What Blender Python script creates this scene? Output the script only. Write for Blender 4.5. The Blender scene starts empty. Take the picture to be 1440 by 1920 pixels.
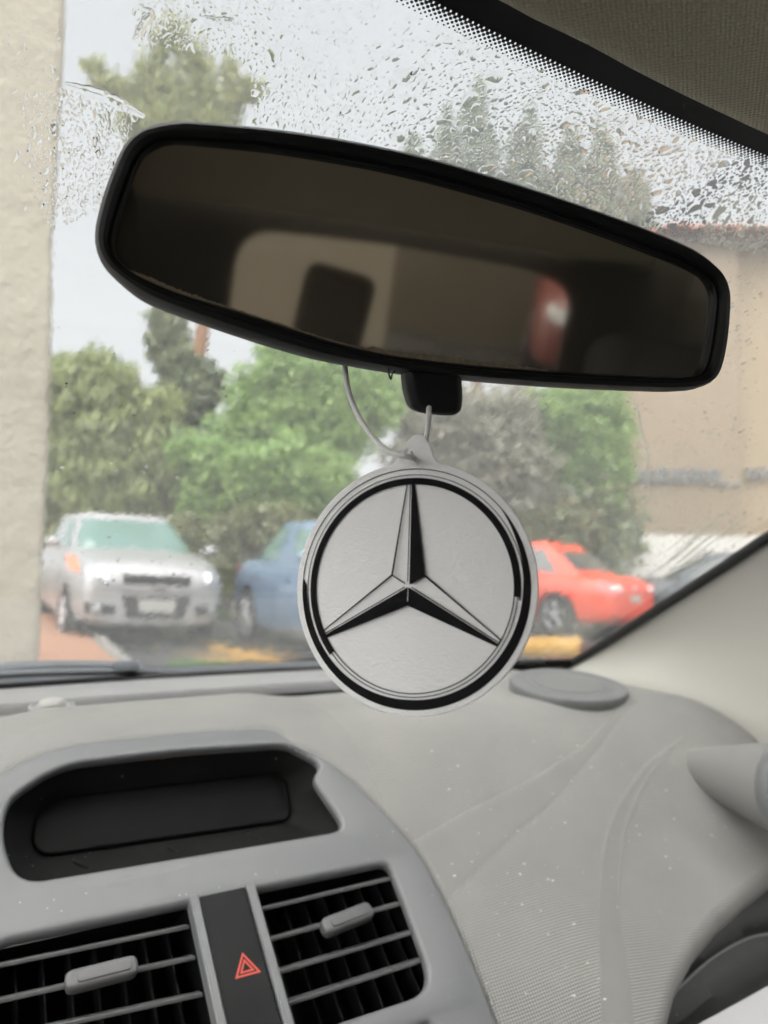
import bpy, bmesh, random
import numpy as np
from math import sin, cos, tan, radians, pi, sqrt, atan2, degrees, exp, floor
from mathutils import Vector, Matrix
from mathutils.bvhtree import BVHTree

random.seed(7)
rng = np.random.default_rng(7)
scene = bpy.context.scene
COL = scene.collection

# ------------------------------------------------------------------ camera, world, sun, exposure
# World axes are the axes of the car we sit in: X right, Y forward, Z up, metres; the phone is at CAM.
CAM = np.array([-.17, 0., 0.])
FPX, YAW, PITCH, ROLL = 1400., radians(30), radians(3.5), radians(1.0)
fwd = np.array([sin(YAW)*cos(PITCH), cos(YAW)*cos(PITCH), sin(PITCH)])
rt0 = np.array([cos(YAW), -sin(YAW), 0.])
up0 = np.cross(rt0, fwd)
upv = up0*cos(ROLL) - rt0*sin(ROLL)
rgt = rt0*cos(ROLL) + up0*sin(ROLL)
cd = bpy.data.cameras.new('camera')
cam = bpy.data.objects.new('camera', cd); COL.objects.link(cam)
cam.matrix_world = Matrix(((rgt[0], upv[0], -fwd[0], CAM[0]), (rgt[1], upv[1], -fwd[1], CAM[1]), (rgt[2], upv[2], -fwd[2], CAM[2]), (0, 0, 0, 1)))
cd.sensor_fit = 'VERTICAL'; cd.sensor_height = 36; cd.lens = FPX*36/1920
cd.clip_start = .01; cd.clip_end = 2000
cd.dof.use_dof = True; cd.dof.focus_distance = .33; cd.dof.aperture_fstop = 9
scene.camera = cam

SUN_ELEV, SUN_AZ = radians(40), radians(-138)          # azimuth clockwise from +Y
world = bpy.data.worlds.new('World'); scene.world = world; world.use_nodes = True
wn = world.node_tree; wn.nodes.clear()
sky = wn.nodes.new('ShaderNodeTexSky'); sky.sky_type = 'NISHITA'; sky.sun_disc = False
sky.sun_elevation = SUN_ELEV; sky.sun_rotation = SUN_AZ; sky.dust_density = 8; sky.air_density = 1.0; sky.ozone_density = 1
hsv = wn.nodes.new('ShaderNodeHueSaturation'); hsv.inputs['Saturation'].default_value = .12
mixc = wn.nodes.new('ShaderNodeMix'); mixc.data_type = 'RGBA'; mixc.inputs[0].default_value = .92
mixc.inputs[7].default_value = (1.50, 1.55, 1.61, 1)     # the even overcast deck in front of the clear sky
bg = wn.nodes.new('ShaderNodeBackground'); bg.inputs['Strength'].default_value = .05
wo = wn.nodes.new('ShaderNodeOutputWorld')
wn.links.new(sky.outputs[0], hsv.inputs['Color']); wn.links.new(hsv.outputs[0], mixc.inputs[6])
wn.links.new(mixc.outputs[2], bg.inputs['Color']); wn.links.new(bg.outputs[0], wo.inputs['Surface'])

sd = bpy.data.lights.new('sun', 'SUN'); sd.energy = 1.5; sd.angle = radians(140); sd.color = (1, .97, .93)
sun = bpy.data.objects.new('sun', sd); COL.objects.link(sun)
sdir = Vector((sin(SUN_AZ)*cos(SUN_ELEV), cos(SUN_AZ)*cos(SUN_ELEV), sin(SUN_ELEV)))
sun.rotation_euler = sdir.to_track_quat('Z', 'Y').to_euler()

vs = scene.view_settings
vs.view_transform = 'Standard'; vs.look = 'None'; vs.gamma = 1; vs.exposure = 3.25; vs.use_curve_mapping = False
scene.render.engine = 'CYCLES'
cy = scene.cycles
cy.use_denoising = True
try: cy.denoiser = 'OPENIMAGEDENOISE'
except Exception: pass
cy.max_bounces = 16; cy.transparent_max_bounces = 24; cy.transmission_bounces = 12; cy.glossy_bounces = 6; cy.diffuse_bounces = 5
cy.caustics_refractive = True; cy.caustics_reflective = False; cy.sample_clamp_indirect = 6

# ------------------------------------------------------------------ measuring: rays of the photograph met with known surfaces
def ray(x, y): return fwd + (x-720)/FPX*rgt - (y-960)/FPX*upv
def on_plane(x, y, p, n):
    d = ray(x, y); n = np.array(n, float); return CAM + d*(((np.array(p)-CAM)@n)/(d@n))
def on_z(x, y, c): return on_plane(x, y, (0, 0, c), (0, 0, 1))
def on_x(x, y, c): return on_plane(x, y, (c, 0, 0), (1, 0, 0))
def at_depth(x, y, t): return CAM + ray(x, y)*t
fh = np.array([sin(YAW), cos(YAW), 0.])
def lot(lat, dep):                                   # a spot in the car park, metres right of and ahead of the phone
    p = CAM + rt0*lat + fh*dep; p[2] = ground_z(p); return p
def ground_z(p):
    q = np.array(p) - CAM
    return -1.0 - .035*(q@rt0 + 2) - .008*(q@fh - 8)
GN = Vector(np.cross(rt0 + np.array([0, 0, -.035]), fh + np.array([0, 0, -.008]))).normalized()
def on_ground(x, y):
    p0 = lot(0, 0); return on_plane(x, y, p0, GN)

# ------------------------------------------------------------------ object helpers
def link(o): COL.objects.link(o); return o
def tagit(o, label=None, cat=None, group=None, kind=None):
    if label: o['label'] = label
    if cat: o['category'] = cat
    if group: o['group'] = group
    if kind: o['kind'] = kind
    return o
def empty(name, loc, label=None, cat=None, group=None, kind=None, mat=None):
    o = bpy.data.objects.new(name, None); o.empty_display_size = .05
    link(o); o.matrix_world = mat if mat is not None else Matrix.Translation(Vector(loc))
    return tagit(o, label, cat, group, kind)
def mesh_obj(name, verts, faces, mat, parent=None, smooth=True, angle=35, local=False):
    """verts in world space unless local; parented objects keep their parent's frame."""
    me = bpy.data.meshes.new(name)
    me.from_pydata([tuple(map(float, v)) for v in verts], [], [tuple(f) for f in faces])
    me.update()
    return finish(name, me, mat, parent, smooth, angle, local)
def finish(name, me, mat, parent=None, smooth=True, angle=35, local=False):
    if mat is not None:
        me.materials.clear()
        for m in (mat if isinstance(mat, (list, tuple)) else [mat]): me.materials.append(m)
    if smooth:
        me.shade_smooth()
        if angle: me.set_sharp_from_angle(angle=radians(angle))
    o = bpy.data.objects.new(name, me); link(o)
    if parent is not None:
        o.parent = parent
        if not local:
            mw = Matrix.Identity(4); q = parent
            while q is not None:
                mw = q.matrix_basis @ mw; q = q.parent
            me.transform(mw.inverted())
    return o
def bm_obj(name, bm, mat, parent=None, smooth=True, angle=35, local=False):
    bmesh.ops.recalc_face_normals(bm, faces=bm.faces)
    me = bpy.data.meshes.new(name); bm.to_mesh(me); bm.free()
    return finish(name, me, mat, parent, smooth, angle, local)
def copy_tree(o, parent=None):
    c = o.copy(); link(c); c.parent = parent
    for ch in list(o.children): copy_tree(ch, c)
    return c

def add_box(bm, c, s, rot=None, bev=0, seg=2):
    r = bmesh.ops.create_cube(bm, size=1.0)
    vv = r['verts']
    M = Matrix.Translation(Vector(c)) @ (rot.to_4x4() if rot is not None else Matrix.Identity(4)) @ Matrix.Diagonal((*s, 1))
    bmesh.ops.transform(bm, matrix=M, verts=vv)
    if bev:
        es = list({e for v in vv for e in v.link_edges})
        bmesh.ops.bevel(bm, geom=es, offset=bev, segments=seg, profile=.6, affect='EDGES', clamp_overlap=True)
def frame_of(x, y, z): return Matrix((x, y, z)).transposed()
def tube_geo(pts, r, n=10, closed=False, flat=1.0, cap=True):
    pts = [Vector(p) for p in pts]; N = len(pts); V = []; Fc = []
    rr = r if hasattr(r, '__len__') else [r]*N
    prev = None
    for i, p in enumerate(pts):
        a = pts[(i-1) % N] if (i > 0 or closed) else p; b = pts[(i+1) % N] if (i < N-1 or closed) else p
        t = (b-a).normalized()
        if prev is None:
            s = t.cross(Vector((0, 0, 1)));
            if s.length < .1: s = t.cross(Vector((1, 0, 0)))
        else: s = prev - t*prev.dot(t)
        s.normalize(); prev = s; w = t.cross(s)
        for k in range(n):
            q = 2*pi*k/n; V.append(p + (s*cos(q) + w*sin(q)*flat)*rr[i])
    for i in range(N if closed else N-1):
        j = (i+1) % N
        for k in range(n): Fc.append((i*n+k, i*n+(k+1) % n, j*n+(k+1) % n, j*n+k))
    if cap and not closed:
        Fc.append(tuple(range(n-1, -1, -1))); Fc.append(tuple((N-1)*n+k for k in range(n)))
    return V, Fc
def tube(name, pts, r, mat, parent=None, **kw):
    V, Fc = tube_geo(pts, r, **kw); return mesh_obj(name, V, Fc, mat, parent)
def cr(pts, n=8, closed=False):                      # Catmull-Rom through the points
    P = [np.array(p, float) for p in pts]; N = len(P); out = []
    for i in range(N if closed else N-1):
        p0 = P[i-1] if (i > 0 or closed) else 2*P[0]-P[1]; p1 = P[i]; p2 = P[(i+1) % N]
        p3 = P[(i+2) % N] if (i+2 < N or closed) else 2*P[-1]-P[-2]
        for k in range(n):
            t = k/n; out.append(.5*((2*p1) + (p2-p0)*t + (2*p0-5*p1+4*p2-p3)*t*t + (3*p1-p0-3*p2+p3)*t**3))
    if not closed: out.append(P[-1])
    return out
def resample(pts, n, closed=False):
    P = np.array([np.array(p, float) for p in pts])
    if closed: P = np.vstack([P, P[:1]])
    s = np.r_[0, np.cumsum(np.linalg.norm(np.diff(P, axis=0), axis=1))]
    t = np.linspace(0, s[-1], n + (1 if closed else 0))
    q = np.stack([np.interp(t, s, P[:, k]) for k in range(P.shape[1])], 1)
    return q[:-1] if closed else q
def loft(rows, closed=False):
    n = len(rows[0]); V = [p for r in rows for p in r]; Fc = []
    for i in range(len(rows)-1):
        for k in range(n if closed else n-1):
            Fc.append((i*n+k, i*n+(k+1) % n, (i+1)*n+(k+1) % n, (i+1)*n+k))
    return V, Fc
def round_poly(pts, rads, seg=6):                    # 2D polygon with rounded corners
    P = [np.array(p, float) for p in pts]; N = len(P); out = []
    for i in range(N):
        a, b, c = P[i-1], P[i], P[(i+1) % N]; r = rads[i] if hasattr(rads, '__len__') else rads
        u = a-b; v = c-b; lu = np.linalg.norm(u); lv = np.linalg.norm(v); u /= lu; v /= lv
        d = min(r, lu*.45, lv*.45); s = b+u*d; e = b+v*d
        for k in range(seg+1):
            t = k/seg; out.append((1-t)**2*s + 2*t*(1-t)*b + t*t*e)
    return out
def plate(name, loops, thick, bev, mat, parent, to_world, bres=3, post=None):
    """flat moulding with holes: loops of 2D points, thickness and rounded edges; to_world maps (u, v, w) arrays to points."""
    cu = bpy.data.curves.new(name, 'CURVE'); cu.dimensions = '2D'; cu.fill_mode = 'BOTH'
    cu.extrude = max(thick/2-bev, 1e-5); cu.bevel_depth = bev; cu.bevel_resolution = bres; cu.offset = -bev
    for L in loops:
        sp = cu.splines.new('POLY'); sp.points.add(len(L)-1); sp.use_cyclic_u = True
        for q, p in zip(sp.points, L): q.co = (p[0], p[1], 0, 1)
    o = bpy.data.objects.new(name, cu); link(o)
    dg = bpy.context.evaluated_depsgraph_get(); dg.update()
    me = bpy.data.meshes.new_from_object(o.evaluated_get(dg)); bpy.data.objects.remove(o); bpy.data.curves.remove(cu)
    co = np.empty(len(me.vertices)*3); me.vertices.foreach_get('co', co); co = co.reshape(-1, 3)
    bm = bmesh.new(); bm.from_mesh(me); bmesh.ops.remove_doubles(bm, verts=bm.verts, dist=1e-6); 
    for v in bm.verts: v.co = Vector(to_world(v.co.x, v.co.y, v.co.z))
    bpy.data.meshes.remove(me)
    return bm_obj(name, bm, mat, parent, angle=40)
def smooth01(a, b, x):
    t = np.clip((x-a)/(b-a), 0, 1); return t*t*(3-2*t)

# ------------------------------------------------------------------ materials
class NT:
    def __init__(s, name):
        s.m = bpy.data.materials.new(name); s.m.use_nodes = True; s.t = s.m.node_tree; s.t.nodes.clear()
        s.out = s.n('ShaderNodeOutputMaterial')
    def n(s, typ, **kw):
        q = s.t.nodes.new(typ)
        for k, v in kw.items():
            if k.startswith('_'): setattr(q, k[1:], v)
        return q
    def l(s, a, b): s.t.links.new(a, b)
    def math(s, op, a, b=None, c=None, clamp=False):
        q = s.n('ShaderNodeMath'); q.operation = op; q.use_clamp = clamp
        for i, v in enumerate((a, b, c)):
            if v is None: continue
            if hasattr(v, 'links') or hasattr(v, 'is_output'): s.l(v, q.inputs[i])
            else: q.inputs[i].default_value = v
        return q.outputs[0]
    def ramp(s, f, stops):
        q = s.n('ShaderNodeValToRGB'); s.l(f, q.inputs[0]); e = q.color_ramp.elements
        while len(e) < len(stops): e.new(.5)
        for el, (p, c) in zip(e, stops): el.position = p; el.color = (*c, 1) if len(c) == 3 else c
        return q.outputs[0]
    def mix(s, f, a, b):
        q = s.n('ShaderNodeMix'); q.data_type = 'RGBA'
        for v, i in ((f, 0), (a, 6), (b, 7)):
            if hasattr(v, 'is_output'): s.l(v, q.inputs[i])
            elif i == 0: q.inputs[0].default_value = v
            else: q.inputs[i].default_value = (*v, 1)
        return q.outputs[2]
    def noise(s, scale, detail=4, rough=.55, vec=None, out=0):
        q = s.n('ShaderNodeTexNoise'); q.inputs['Scale'].default_value = scale; q.inputs['Detail'].default_value = detail; q.inputs['Roughness'].default_value = rough
        if vec is not None: s.l(vec, q.inputs['Vector'])
        return q.outputs[out]
    def coord(s, k='Object'): return s.n('ShaderNodeTexCoord').outputs[k]
    def bump(s, h, strength, dist, prev=None):
        q = s.n('ShaderNodeBump'); q.inputs['Strength'].default_value = strength; q.inputs['Distance'].default_value = dist; s.l(h, q.inputs['Height'])
        if prev is not None: s.l(prev, q.inputs['Normal'])
        return q.outputs[0]
    def pbr(s, col, rough=.5, metal=0, spec=.5, normal=None, coat=0, **kw):
        b = s.n('ShaderNodeBsdfPrincipled')
        for key, v in (('Base Color', col), ('Roughness', rough), ('Metallic', metal), ('Specular IOR Level', spec), ('Coat Weight', coat)):
            if hasattr(v, 'is_output'): s.l(v, b.inputs[key])
            elif key == 'Base Color': b.inputs[key].default_value = (*v, 1)
            else: b.inputs[key].default_value = v
        if normal is not None: s.l(normal, b.inputs['Normal'])
        for k, v in kw.items(): b.inputs[k.replace('_', ' ')].default_value = v
        s.l(b.outputs[0], s.out.inputs['Surface']); return s.m

def plain(name, col, rough=.5, metal=0, spec=.5, var=.12, scale=6, bump=0, bscale=200, coat=0):
    t = NT(name); c = t.coord()
    f = t.noise(scale, 5, .6, c)
    base = t.mix(f, tuple(x*(1-var) for x in col), tuple(min(1, x*(1+var)) for x in col))
    rr = t.math('MULTIPLY_ADD', t.noise(scale*2.3, 3, .5, c), .2, rough-.1, clamp=True)
    nrm = t.bump(t.noise(bscale, 3, .6, c), bump, .001) if bump else None
    return t.pbr(base, rr, metal, spec, nrm, coat)

def dusty(t, c, base, dust, amt=.5):
    """soft dust film and pale specks over a base colour"""
    f = t.math('MULTIPLY', t.ramp(t.noise(9, 6, .65, c), [(.35, (0, 0, 0)), (.75, (1, 1, 1))]), amt)
    b = t.mix(f, base, dust)
    for sc, th, pr in ((260, .10, .94), (110, .055, .90)):
        v = t.n('ShaderNodeTexVoronoi'); v.inputs['Scale'].default_value = sc; t.l(c, v.inputs['Vector'])
        sep = t.n('ShaderNodeSeparateColor'); t.l(v.outputs['Color'], sep.inputs[0])
        on = t.math('MULTIPLY', t.math('LESS_THAN', v.outputs['Distance'], th), t.math('GREATER_THAN', sep.outputs[0], pr))
        b = t.mix(t.math('MULTIPLY', on, .75), b, (.62, .60, .55))
    mp = t.n('ShaderNodeMapping'); mp.inputs['Scale'].default_value = (1, .12, 1); mp.inputs['Rotation'].default_value = (0, 0, .5); t.l(c, mp.inputs['Vector'])
    sc = t.ramp(t.noise(260, 2, .5, mp.outputs[0]), [(.70, (0, 0, 0)), (.78, (1, 1, 1))])
    return t.mix(t.math('MULTIPLY', sc, .22), b, dust)

def grain_material(name, col, dust, amt):
    t = NT(name); c = t.coord()
    uv = t.n('ShaderNodeUVMap'); uv.uv_map = 'UVMap'
    sep = t.n('ShaderNodeSeparateXYZ'); t.l(uv.outputs[0], sep.inputs[0])
    ga = t.n('ShaderNodeAttribute'); ga.attribute_name = 'grain'
    k = 2*pi/.0030
    a = t.math('ADD', t.math('MULTIPLY', sep.outputs[0], k*.80), t.math('MULTIPLY', sep.outputs[1], k*.60))
    b = t.math('ADD', t.math('MULTIPLY', sep.outputs[0], -k*.60), t.math('MULTIPLY', sep.outputs[1], k*.80))
    h = t.math('MULTIPLY', t.math('SINE', a), t.math('SINE', b))
    h = t.math('MULTIPLY', h, ga.outputs['Fac'])
    base = dusty(t, c, col, dust, amt)
    pit = t.math('MULTIPLY', t.math('MULTIPLY_ADD', h, -.5, .5), t.math('MULTIPLY', ga.outputs['Fac'], .50))
    base = t.mix(t.math('MULTIPLY', t.math('SUBTRACT', 1.0, ga.outputs['Fac']), .58), base, tuple(x*.42 for x in col))
    base = t.mix(pit, base, tuple(x*.45 for x in col))
    n1 = t.bump(h, .7, .0008)
    n2 = t.bump(t.noise(1500, 2, .5, c), .30, .0005, n1)
    return t.pbr(base, .58, 0, .4, n2)

M_PAD = grain_material('grained dash plastic', (.30, .296, .284), (.44, .43, .40), .5)
def sat_plastic(name, col, rough, amt=.25, dust=(.30, .29, .27), spec=.45):
    t = NT(name); c = t.coord()
    return t.pbr(dusty(t, c, col, dust, amt), t.math('MULTIPLY_ADD', t.noise(14, 4, .6, c), .16, rough-.08), 0, spec, t.bump(t.noise(1500, 2, .5, c), .28, .0005))
M_FASCIA = sat_plastic('satin fascia plastic', (.145, .15, .155), .33, .2, (.24, .235, .225))
M_LEDGE = sat_plastic('pale ledge plastic', (.25, .25, .255), .5, .2)
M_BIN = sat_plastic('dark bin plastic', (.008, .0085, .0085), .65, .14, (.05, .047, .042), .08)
M_SHELF = sat_plastic('dark shelf plastic', (.024, .025, .024), .4, .3, (.09, .09, .08), .3)
M_PANEL = plain('dark display panel', (.0045, .005, .005), .5, spec=.06, var=.3, scale=20)
M_SLAT = sat_plastic('vent slat plastic', (.085, .087, .09), .38, .45, (.26, .25, .24))
M_VOID = plain('matt black duct', (.004, .004, .005), .9, spec=.1, var=.3)
M_VANE = plain('black vane', (.006, .006, .007), .6, spec=.2, var=.3)
M_GLOSS = plain('piano black panel', (.006, .0065, .007), .22, spec=.10, var=.2, scale=30)
M_BLACK = plain('black rubber', (.012, .012, .013), .55, var=.3, scale=40)
M_RED = plain('red warning print', (.62, .075, .05), .5, var=.1)
M_SILVER = plain('silver trim strip', (.46, .46, .47), .4, metal=.1, var=.05)
M_TRIM = plain('pale pillar trim', (.43, .42, .38), .62, var=.07, scale=5, bump=.10, bscale=900)
M_SENSOR = plain('white sensor dome', (.34, .335, .32), .45, var=.05)
M_HOUSE = plain('mirror housing plastic', (.008, .0085, .009), .5, spec=.3, var=.25, scale=30, bump=.08, bscale=900)

def headliner_mat():
    t = NT('headliner fabric'); c = t.coord()
    k = 2*pi/.0030
    sp = t.n('ShaderNodeSeparateXYZ'); t.l(c, sp.inputs[0])
    w = t.noise(60, 2, .5, c)
    x = t.math('ADD', t.math('MULTIPLY', sp.outputs[0], k), t.math('MULTIPLY', w, 5))
    y = t.math('ADD', t.math('MULTIPLY', sp.outputs[1], k*1.3), t.math('MULTIPLY', w, 4))
    h = t.math('ADD', t.math('MULTIPLY', t.math('SINE', x), t.math('SINE', y)), t.math('MULTIPLY', t.noise(500, 3, .6, c), 1.8))
    base = t.mix(t.noise(6, 4, .6, c), (.58, .53, .40), (.68, .63, .49))
    base = t.mix(t.math('MULTIPLY', h, .14, clamp=True), base, (.30, .28, .22))
    return t.pbr(base, .95, 0, .1, t.bump(h, .45, .0009))
M_HEAD = headliner_mat()
M_FELT = plain('dark rear trim fabric', (.06, .055, .045), .9, spec=.1, var=.15, scale=12)
M_SEAT = plain('charcoal seat cloth', (.045, .044, .042), .9, spec=.1, var=.25, scale=30)

def card_mat():
    t = NT('embossed white card'); c = t.coord()
    mp = t.n('ShaderNodeMapping'); mp.inputs['Scale'].default_value = (1, 1, 2.0); t.l(c, mp.inputs['Vector'])
    h = t.math('ADD', t.noise(520, 3, .55, mp.outputs[0]), t.math('MULTIPLY', t.noise(1600, 2, .5, c), .35))
    return t.pbr(t.mix(t.noise(40, 3, .5, c), (.87, .87, .87), (.91, .91, .905)), .62, 0, .3, t.bump(h, .42, .0010))
M_CARD = card_mat()
M_INK = plain('black ink', (.006, .006, .007), .7, spec=.12, var=.3, scale=400)
M_STRING = plain('white elastic', (.86, .855, .84), .8, spec=.2, var=.08, scale=900, bump=.5, bscale=1500)

def mirror_mat():
    t = NT('dimmed mirror glass'); c = t.coord()
    g = t.n('ShaderNodeBsdfGlossy'); g.inputs['Roughness'].default_value = .045
    # desilvering along the edge: an old, real wear mark
    g.inputs['Color'].default_value = (.86, .81, .74, 1)
    d = t.n('ShaderNodeBsdfDiffuse'); d.inputs['Color'].default_value = (.27, .25, .22, 1)
    m = t.n('ShaderNodeMixShader'); m.inputs[0].default_value = .12
    t.l(g.outputs[0], m.inputs[1]); t.l(d.outputs[0], m.inputs[2]); t.l(m.outputs[0], t.out.inputs['Surface']); return t.m
M_MIRROR = mirror_mat()
M_SPOIL = plain('spoiled silvering', (.40, .34, .24), .35, metal=.5, var=.5, scale=600)

def glass_mat():
    t = NT('wet windscreen glass'); c = t.coord()
    tr = t.n('ShaderNodeBsdfTransparent'); tr.inputs[0].default_value = (.95, .965, .955, 1)
    tl = t.n('ShaderNodeBsdfTranslucent'); tl.inputs[0].default_value = (.85, .87, .88, 1)
    m1 = t.n('ShaderNodeMixShader'); m1.inputs[0].default_value = .030; t.l(tr.outputs[0], m1.inputs[1]); t.l(tl.outputs[0], m1.inputs[2])
    t.l(m1.outputs[0], t.out.inputs['Surface']); return t.m
M_GLASS = glass_mat()
def water_mat():
    t = NT('rain water'); g = t.n('ShaderNodeBsdfGlass'); g.inputs['IOR'].default_value = 1.33; g.inputs['Roughness'].default_value = 0
    t.l(g.outputs[0], t.out.inputs['Surface']); return t.m
M_WATER = water_mat()
def film_mat(wavy):
    t = NT('water film wavy side' if wavy else 'water film glass side'); c = t.coord()
    g = t.n('ShaderNodeBsdfGlass'); g.inputs['IOR'].default_value = 1.33; g.inputs['Roughness'].default_value = 0
    if wavy:
        mp = t.n('ShaderNodeMapping'); mp.inputs['Scale'].default_value = (1, .35, .35); t.l(c, mp.inputs['Vector'])
        k = t.ramp(t.noise(4, 3, .5, c), [(.35, (.25, .25, .25)), (.65, (1, 1, 1))])
        h = t.math('MULTIPLY', t.math('ADD', t.noise(75, 3, .55, mp.outputs[0]), t.math('MULTIPLY', t.noise(260, 2, .5, c), .18)), k)
        t.l(t.bump(h, .22, .0005), g.inputs['Normal'])
    t.l(g.outputs[0], t.out.inputs['Surface']); return t.m
M_FRIT = plain('black frit print', (.012, .014, .016), .5, var=.2)

# ------------------------------------------------------------------ windscreen surface
RAKE = .52
def ws_y(x, z): return .945 - .24*x*x - (z+.15)/RAKE
def ws_pt(x, z, off=0.):
    p = np.array([x, ws_y(x, z), z]); n = np.array([.48*x, 1, 1/RAKE]); n /= np.linalg.norm(n)
    return p + n*off
def ws_ray(px, py, off=0.):
    d = ray(px, py); a = .24*d[0]**2; b = d[1] + .48*CAM[0]*d[0] + d[2]/RAKE
    c = CAM[1] - .945 + .24*CAM[0]**2 + (CAM[2]+.15)/RAKE
    t = (-b + sqrt(b*b-4*a*c))/(2*a); p = CAM + d*t
    return ws_pt(p[0], p[2], off)
WSX = (-.72, .66); WSZ = (-.185, .240)
ws_root = empty('windscreen', ws_pt(0, -.15), 'rain covered windscreen with black dotted border above the grey dash', 'windscreen')
nx, nz = 60, 40
rows = [[ws_pt(x, z) for x in np.linspace(*WSX, nx)] for z in np.linspace(*WSZ, nz)]
V, Fc = loft(rows); mesh_obj('glass_pane', V, Fc, M_GLASS, ws_root, angle=0)
fr_, bk_ = [], []
for z in np.linspace(WSZ[0], WSZ[1], 24): fr_.append([ws_pt(x, z, .0012) for x in np.linspace(*WSX, 40)]); bk_.append([ws_pt(x, z, .0020) for x in np.linspace(*WSX, 40)])
V, Fc = loft(fr_); n_ = len(V); V2, F2 = loft(bk_)
film = mesh_obj('water_film', list(V) + list(V2), list(Fc) + [tuple(k+n_ for k in q[::-1]) for q in F2], [film_mat(0), film_mat(1)], None, angle=0)
film.data.polygons.foreach_set('material_index', [0]*len(Fc) + [1]*len(F2))
tagit(film, 'thin film of rain water spread over the outside of the windscreen', kind='stuff')
# printed black border on the inside: top band, lower band, right-hand band
def z_of_top(x): return .2190 - .0125*x - .006*x*x
rows = [[ws_pt(x, z_of_top(x) + k*(.238-z_of_top(x)), -.0015) for x in np.linspace(*WSX, 60)] for k in (0, .5, 1)]
V, Fc = loft(rows); mesh_obj('frit_band', V, Fc, M_FRIT, ws_root)
rows = [[ws_pt(x, z, -.0015) for x in np.linspace(*WSX, 60)] for z in (-.184, -.160, -.1455)]
V, Fc = loft(rows); mesh_obj('frit_band', V, Fc, M_FRIT, ws_root)
dv, df = [], []                                      # halftone dots below the top band
pitch = .0028
for j in range(6):
    r = .0019*(1-.12*j)
    for i in range(int(1.2/pitch)):
        x = -.6 + i*pitch + (pitch/2 if j % 2 else 0)
        z0 = z_of_top(x) - .0002 - j*.00050
        b = len(dv); e = .00128*(1-.12*j)
        for q in range(6):
            dv.append(ws_pt(x + r*.62*cos(q*pi/3+.5), z0 + r*.22*sin(q*pi/3+.5), -.0016))
        df.append(tuple(range(b, b+6)))
o = mesh_obj('frit_dots', dv, df, M_FRIT, ws_root, smooth=False); o['kind'] = 'stuff'
seal_px = [(940, 1247), (1000, 1248), (1040, 1247), (1075, 1236), (1150, 1190), (1250, 1125), (1350, 1060), (1440, 1000)]
sp = [ws_ray(*p, off=-.004) for p in seal_px] + [np.array([.602, .38, .095]), np.array([.59, .25, .17])]
tube('edge_seal', cr(sp, 6), [.0065]*len(cr(sp, 6)), M_BLACK, ws_root, n=10)
sp = [ws_pt(x, -.147 - .0*abs(x), -.004) for x in np.linspace(-.7, .60, 30)]
tube('lower_seal', sp, .0045, M_BLACK, ws_root, n=10)

# ------------------------------------------------------------------ roof lining and pillar trim
hl_px = [(935, 0), (1000, 35), (1070, 68), (1130, 98), (1200, 137), (1290, 182), (1375, 222), (1440, 252)]
edge = [CAM + (ws_ray(*p)-CAM)*.97 for p in hl_px]
edge = [np.array([-.72, .20, .222]), np.array([-.4, .216, .219]), np.array([-.15, .220, .2165])] + edge + [np.array([.27, .212, .2125]), np.array([.42, .195, .206]), np.array([.60, .16, .195])]
edge = np.array(sorted(map(tuple, edge)))
edge = resample(cr(edge, 6), 90)
rows = []
for dy, dz in ((.010, .012), (.004, .004), (0, 0), (-.004, -.001), (-.012, .000), (-.05, .006), (-.12, .012), (-.3, .022), (-.7, .03), (-1.2, .02), (-1.55, -.03), (-1.68, -.12)):
    rows.append([p + np.array([0, dy, dz - (.05*max(0, abs(p[0])-.5)*min(1, -dy*4) if dy < 0 else 0)]) for p in edge])
V, Fc = loft(rows); tagit(mesh_obj('headliner', V, Fc, M_HEAD, angle=50), 'woven taupe roof lining above the windscreen border', kind='structure')
# right-hand front pillar cover
top = resample(cr([ws_ray(*p, off=-.008) for p in [(1052, 1247), (1075, 1238), (1150, 1193), (1250, 1128), (1350, 1063), (1440, 1003)]] + [np.array([.592, .36, .10]), np.array([.575, .2, .19])], 6), 60)
bot = resample(cr([np.array([.632, .850, -.168]), np.array([.612, .76, -.170])] + [on_x(*p, .605) for p in ((1190, 1293), (1300, 1338), (1440, 1403))] + [np.array([.62, .36, -.23]), np.array([.63, .2, -.24])], 6), 60)
rows = []
for k in np.linspace(0, 1, 14):
    rows.append([a*(1-k) + b*k + np.array([.018*sin(pi*k)*smooth01(.0, .3, i/60), 0, 0]) + np.array([0, 0, -.02*(k > .99)]) for i, (a, b) in enumerate(zip(top, bot))])
V, Fc = loft(rows); tagit(mesh_obj('pillar_trim', V, Fc, M_TRIM, angle=60), 'smooth pale beige pillar cover beside the windscreen', kind='structure')

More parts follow.
